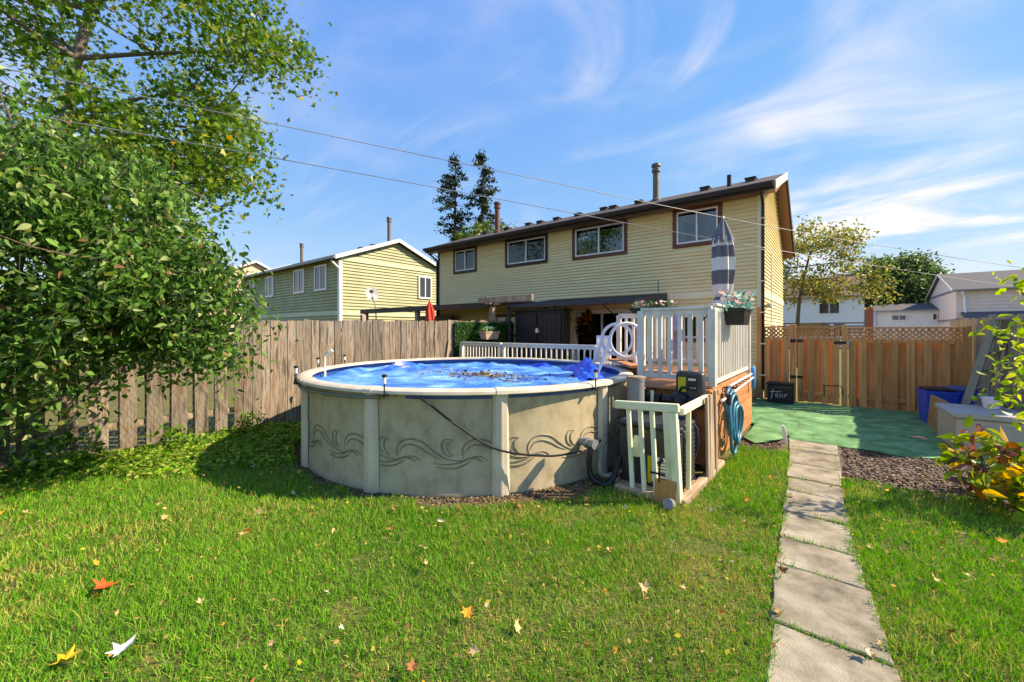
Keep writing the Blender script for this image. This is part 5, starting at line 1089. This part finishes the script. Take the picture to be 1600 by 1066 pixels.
def lawn(n, dlo, dhi, tv, tf, wlo, whi, hlo, hhi, name, lab):
    x = rng.uniform(-8.2, 3.2, n); y_ = rng.uniform(-2.5, 8, n); d = np.hypot(x, y_); k = inview(x, y_) & (d > dlo) & (d <= dhi) & ~blocked(x, y_)
    bare = vnoise(x+50, y_+50, .45, 11); dry = np.clip((vnoise(x+40, y_+40, .8, 12)-.46)*2.2, 0, 1)*np.clip((vnoise(x+60, y_+60, .22, 15)-.25)*1.8, 0, 1)
    wear = .55*np.exp(-((x+.85)**2/.18+(y_-3.2)**2/.9))+.4*np.exp(-((x+1.5)**2/.2+(y_-2.2)**2/.25))+.35*np.exp(-((x+.25-.6)**2/.06+(y_-2.3)**2/.9))
    k &= rng.random(n) > np.clip(wear*.8*vnoise(x+15, y_+15, .16, 21)+(bare > .86)*.5, 0, .93)
    x, y_, dry, wear = x[k], y_[k], np.clip(dry+wear*.8, 0, 1)[k], wear[k]; n = len(x)
    cl2 = vnoise(x+7, y_+7, .07, 33); tall = .55+.5*vnoise(x+70, y_+70, .5, 31)+.55*cl2
    heading = rng.uniform(0, 6.28, n); lean = np.abs(rng.normal(.0, .5, n))+.15
    up = np.stack([np.cos(heading)*np.sin(lean), np.sin(heading)*np.sin(lean), np.cos(lean)], 1)
    Rm = basis(up, rdir(n, 0, .2))
    S = np.stack([rng.uniform(wlo, whi, n), rng.uniform(hlo, hhi, n)*tall*(1-.45*wear), rng.uniform(hlo, hhi, n)], 1)
    g1 = np.array(C('5f9a2b')[:3]); g2 = np.array(C('8db749')[:3]); g3 = np.array(C('47802a')[:3]); g4 = np.array(C('b9ae62')[:3])
    t = np.clip(vnoise(x+11, y_+11, .33, 41)*.6+cl2*.5+rng.random(n)*.5-.35, 0, 1)[:, None]
    cc = g3*(1-t)+g1*t; t2 = (rng.random(n) < .35)[:, None]; cc = np.where(t2, cc*.45+g2*.55, cc); t3 = ((rng.random(n) < .07+.55*dry))[:, None]; cc = np.where(t3, g4*rng.uniform(.6, 1.1, (n, 1)), cc)
    o = inst(name, tv, tf, np.stack([x, y_, np.full(n, .002)], 1), Rm, S, cc, M['grass']); tag(o, lab, 'grass', kind='stuff'); return n
B5 = [(-.5, 0, 0), (.5, 0, 0), (-.42, .5, .06), (.42, .5, .06), (0, 1, .28)]; F5 = [(0, 1, 3), (0, 3, 2), (2, 3, 4)]
B3 = [(-.5, 0, 0), (.5, 0, 0), (0, 1, .12)]; F3 = [(0, 1, 2)]
lawn(950000, 1.0, 4.3, B5, F5, .003, .006, .03, .07, 'lawn', 'bright green lawn grass along the concrete path')
lawn(420000, 4.3, 12, B3, F3, .006, .011, .04, .075, 'lawn', 'bright green lawn grass round the pool')
# creeping ground cover by the fence
n = 60000; x = rng.uniform(-8, -3.8, n); y_ = rng.uniform(-2, 4.4, n); lim = -6.55+.45*np.clip(y_-.5, -3, 3)*.9+.9*(vnoise(x+33, y_+33, .7, 51)-.5)
k = (x < lim) & ~blocked(x, y_) & inview(x, y_) & (vnoise(x+13, y_+13, .3, 61) > .2); x, y_ = x[k], y_[k]; n = len(x)
hh = .03+.1*vnoise(x+3, y_+3, .4, 66)
cc = pal(['5a8a2a', '76a436', '3f6a22', '8fae46', 'a8a860'], n, .15)
o = inst('ground_cover', OV_V, OV_F, np.stack([x, y_, hh*rng.uniform(.3, 1, n)], 1), basis(rdir(n, 0, .3), rdir(n, 1.6)), rng.uniform(.03, .065, n), cc, M['leaf']); tag(o, 'low leafy ground cover creeping along the weathered fence', 'ground cover', kind='stuff')
# pebbles and bark bits
IC = [(0, 0, .6), (1, 0, 0), (.2, .9, .1), (-.9, .4, 0), (-.5, -.8, .1), (.5, -.8, 0), (0, 0, -.5)]; IF = [(0, 1, 2), (0, 2, 3), (0, 3, 4), (0, 4, 5), (0, 5, 1), (6, 2, 1), (6, 3, 2), (6, 4, 3), (6, 5, 4), (6, 1, 5)]
n = 5200; a = rng.uniform(0, 6.28, n); r_ = 2.53+np.abs(rng.normal(0, .12, n)); x = PC.x+r_*np.cos(a); y_ = PC.y+r_*np.sin(a); k = (y_ < 5.2) & (r_ < 3.1); x, y_ = x[k], y_[k]; n = len(x)
o = inst('gravel', IC, IF, np.stack([x, y_, np.full(n, .008)], 1), basis(rdir(n, 0, .2), rdir(n, 2)), np.stack([rng.uniform(.006, .024, n), rng.uniform(.006, .02, n), rng.uniform(.005, .012, n)], 1), pal(['7a6f60', '948978', '5d5040', 'a8976f', '6f563c'], n), M['grass']); tag(o, 'pale gravel and bark bits round the pool base', 'gravel', kind='stuff')
n = 5200; x = rng.uniform(-1.15, 2.1, n); y_ = rng.uniform(5.95, 8.0, n); k = ((x > .08) & (y_ > 6.15)) | ((x < -.62) & (y_ > 6.75) & (y_ < 7.5)); x, y_ = x[k], y_[k]; n = len(x)
o = inst('wood_chips', IC, IF, np.stack([x, y_, np.full(n, .01)], 1), basis(rdir(n, 0, .2), rdir(n, 2)), np.stack([rng.uniform(.008, .026, n), rng.uniform(.008, .03, n), rng.uniform(.005, .012, n)], 1), pal(['6d5f50', '8d7f6c', '4a3d30', 'a39680', '7c6a52'], n), M['grass']); tag(o, 'brown wood chips in the mulch bed by the path', 'wood chips', kind='stuff')
n = 4200; x = rng.uniform(-7.5, 2.4, n); y_ = rng.uniform(-1.5, 6.5, n); k = inview(x, y_) & ~blocked(x, y_); x, y_ = x[k], y_[k]; n = len(x)
o = inst('leaf_litter', DI_V, DI_F, np.stack([x, y_, rng.uniform(.04, .075, n)], 1), basis(rdir(n, 0, .3), rdir(n, 1.5)), rng.uniform(.014, .045, n), pal(['b59a5e', '9a7a48', 'c4a843', '7d5f3c', 'a88a5a'], n), M['leaf']); tag(o, 'small dry leaf crumbs scattered through the lawn', 'leaf litter', kind='stuff')
n = 260; x = rng.uniform(-1.1, 2.0, n); y_ = rng.uniform(7.9, 11.9, n)
o = inst('leaf_litter', DI_V, DI_F, np.stack([x, y_, rng.uniform(.04, .05, n)], 1), basis(rdir(n, 0, .15), rdir(n, 2)), rng.uniform(.015, .05, n), pal(['b59a5e', '9a7a48', '7d5f3c', 'a8987a'], n), M['leaf']); tag(o, 'dry leaf crumbs strewn on the green carpet', 'leaf litter', kind='stuff')
# fallen leaves, each its own thing
def leafmesh(name, col, curl, tmpl=(MP_V, MP_F)):
    V = [(x, y2, z_+curl*(x*x*1.6+(y2-.4)**2*1.0)) for x, y2, z_ in tmpl[0]]; m_ = bpy.data.materials.get('fallen_'+col) or mat('fallen_'+col, [col, col], .7, 30)
    b = MB(); vs_ = [b.bm.verts.new(v) for v in V]; [b.bm.faces.new([vs_[i] for i in f_]) for f_ in tmpl[1]]; return b.mesh(name, m_)
KINDS = [('d08a2a', 'small yellow orange maple leaf lying on the lawn', 'yellow orange leaves on the lawn', 26), ('b79a6a', 'small dry tan leaf lying on the lawn', 'dry tan leaves on the lawn', 46), ('8a5a34', 'curled brown leaf lying on the lawn', 'brown leaves on the lawn', 24), ('b3aa90', 'pale cream upturned maple leaf on the lawn', 'cream leaves on the lawn', 16)]
for col, lab, grp, cnt in KINDS:
    ms = [leafmesh('fallen_leaf', col, c) for c in (.15, .35, .55)]+[leafmesh('fallen_leaf', col, .5, (OV_V, OV_F))]
    k = 0
    while k < cnt:
        d = random.uniform(1.6, 6)**1.0; a = R(random.uniform(-54, 52)); x = fwd[0]*d*math.cos(a)+fwd[1]*d*math.sin(a); y_ = fwd[1]*d*math.cos(a)-fwd[0]*d*math.sin(a)
        if blocked(np.array([x]), np.array([y_]))[0] or d > 6: continue
        o = link('fallen_leaf', random.choice(ms), None, (x, y_, .05+random.uniform(0, .012)), (random.uniform(-.9, .9), random.uniform(-.9, .9), random.uniform(0, 6.28))); s_ = random.uniform(.03, .068); o.scale = (s_*random.uniform(.6, 1.1), s_, s_*1.3); tag(o, lab, 'leaf', grp); k += 1
for (x, y_, s_, col, lab) in ((-3.83, .43, .13, 'c9501f', 'large orange red maple leaf on the lawn'), (-2.95, .35, .12, 'c9c6bf', 'large silvery white leaf turned underside up on the lawn'), (-3.12, .14, .13, 'd9a624', 'large bright yellow maple leaf on the lawn')):
    o = link('fallen_leaf', leafmesh('fallen_leaf', col, .4), None, (x, y_, .042), (.25, -.2, random.uniform(0, 6))); o.scale = (s_, s_, s_); tag(o, lab, 'leaf')
ms = leafmesh('fallen_leaf', '9c7a4a', .5)
for k in range(12):
    y_ = random.uniform(2.2, 6.5); x = pl(y_)+random.choice((random.uniform(-.03, .08), pw(y_)-random.uniform(-.03, .1))); o = link('fallen_leaf', ms, None, (x, y_, .034), (random.uniform(-.2, .2), random.uniform(-.2, .2), random.uniform(0, 6.28))); s_ = random.uniform(.035, .06); o.scale = (s_, s_, s_); tag(o, 'dry brown leaf on the edge of the concrete path', 'leaf', 'leaves on the path edge')
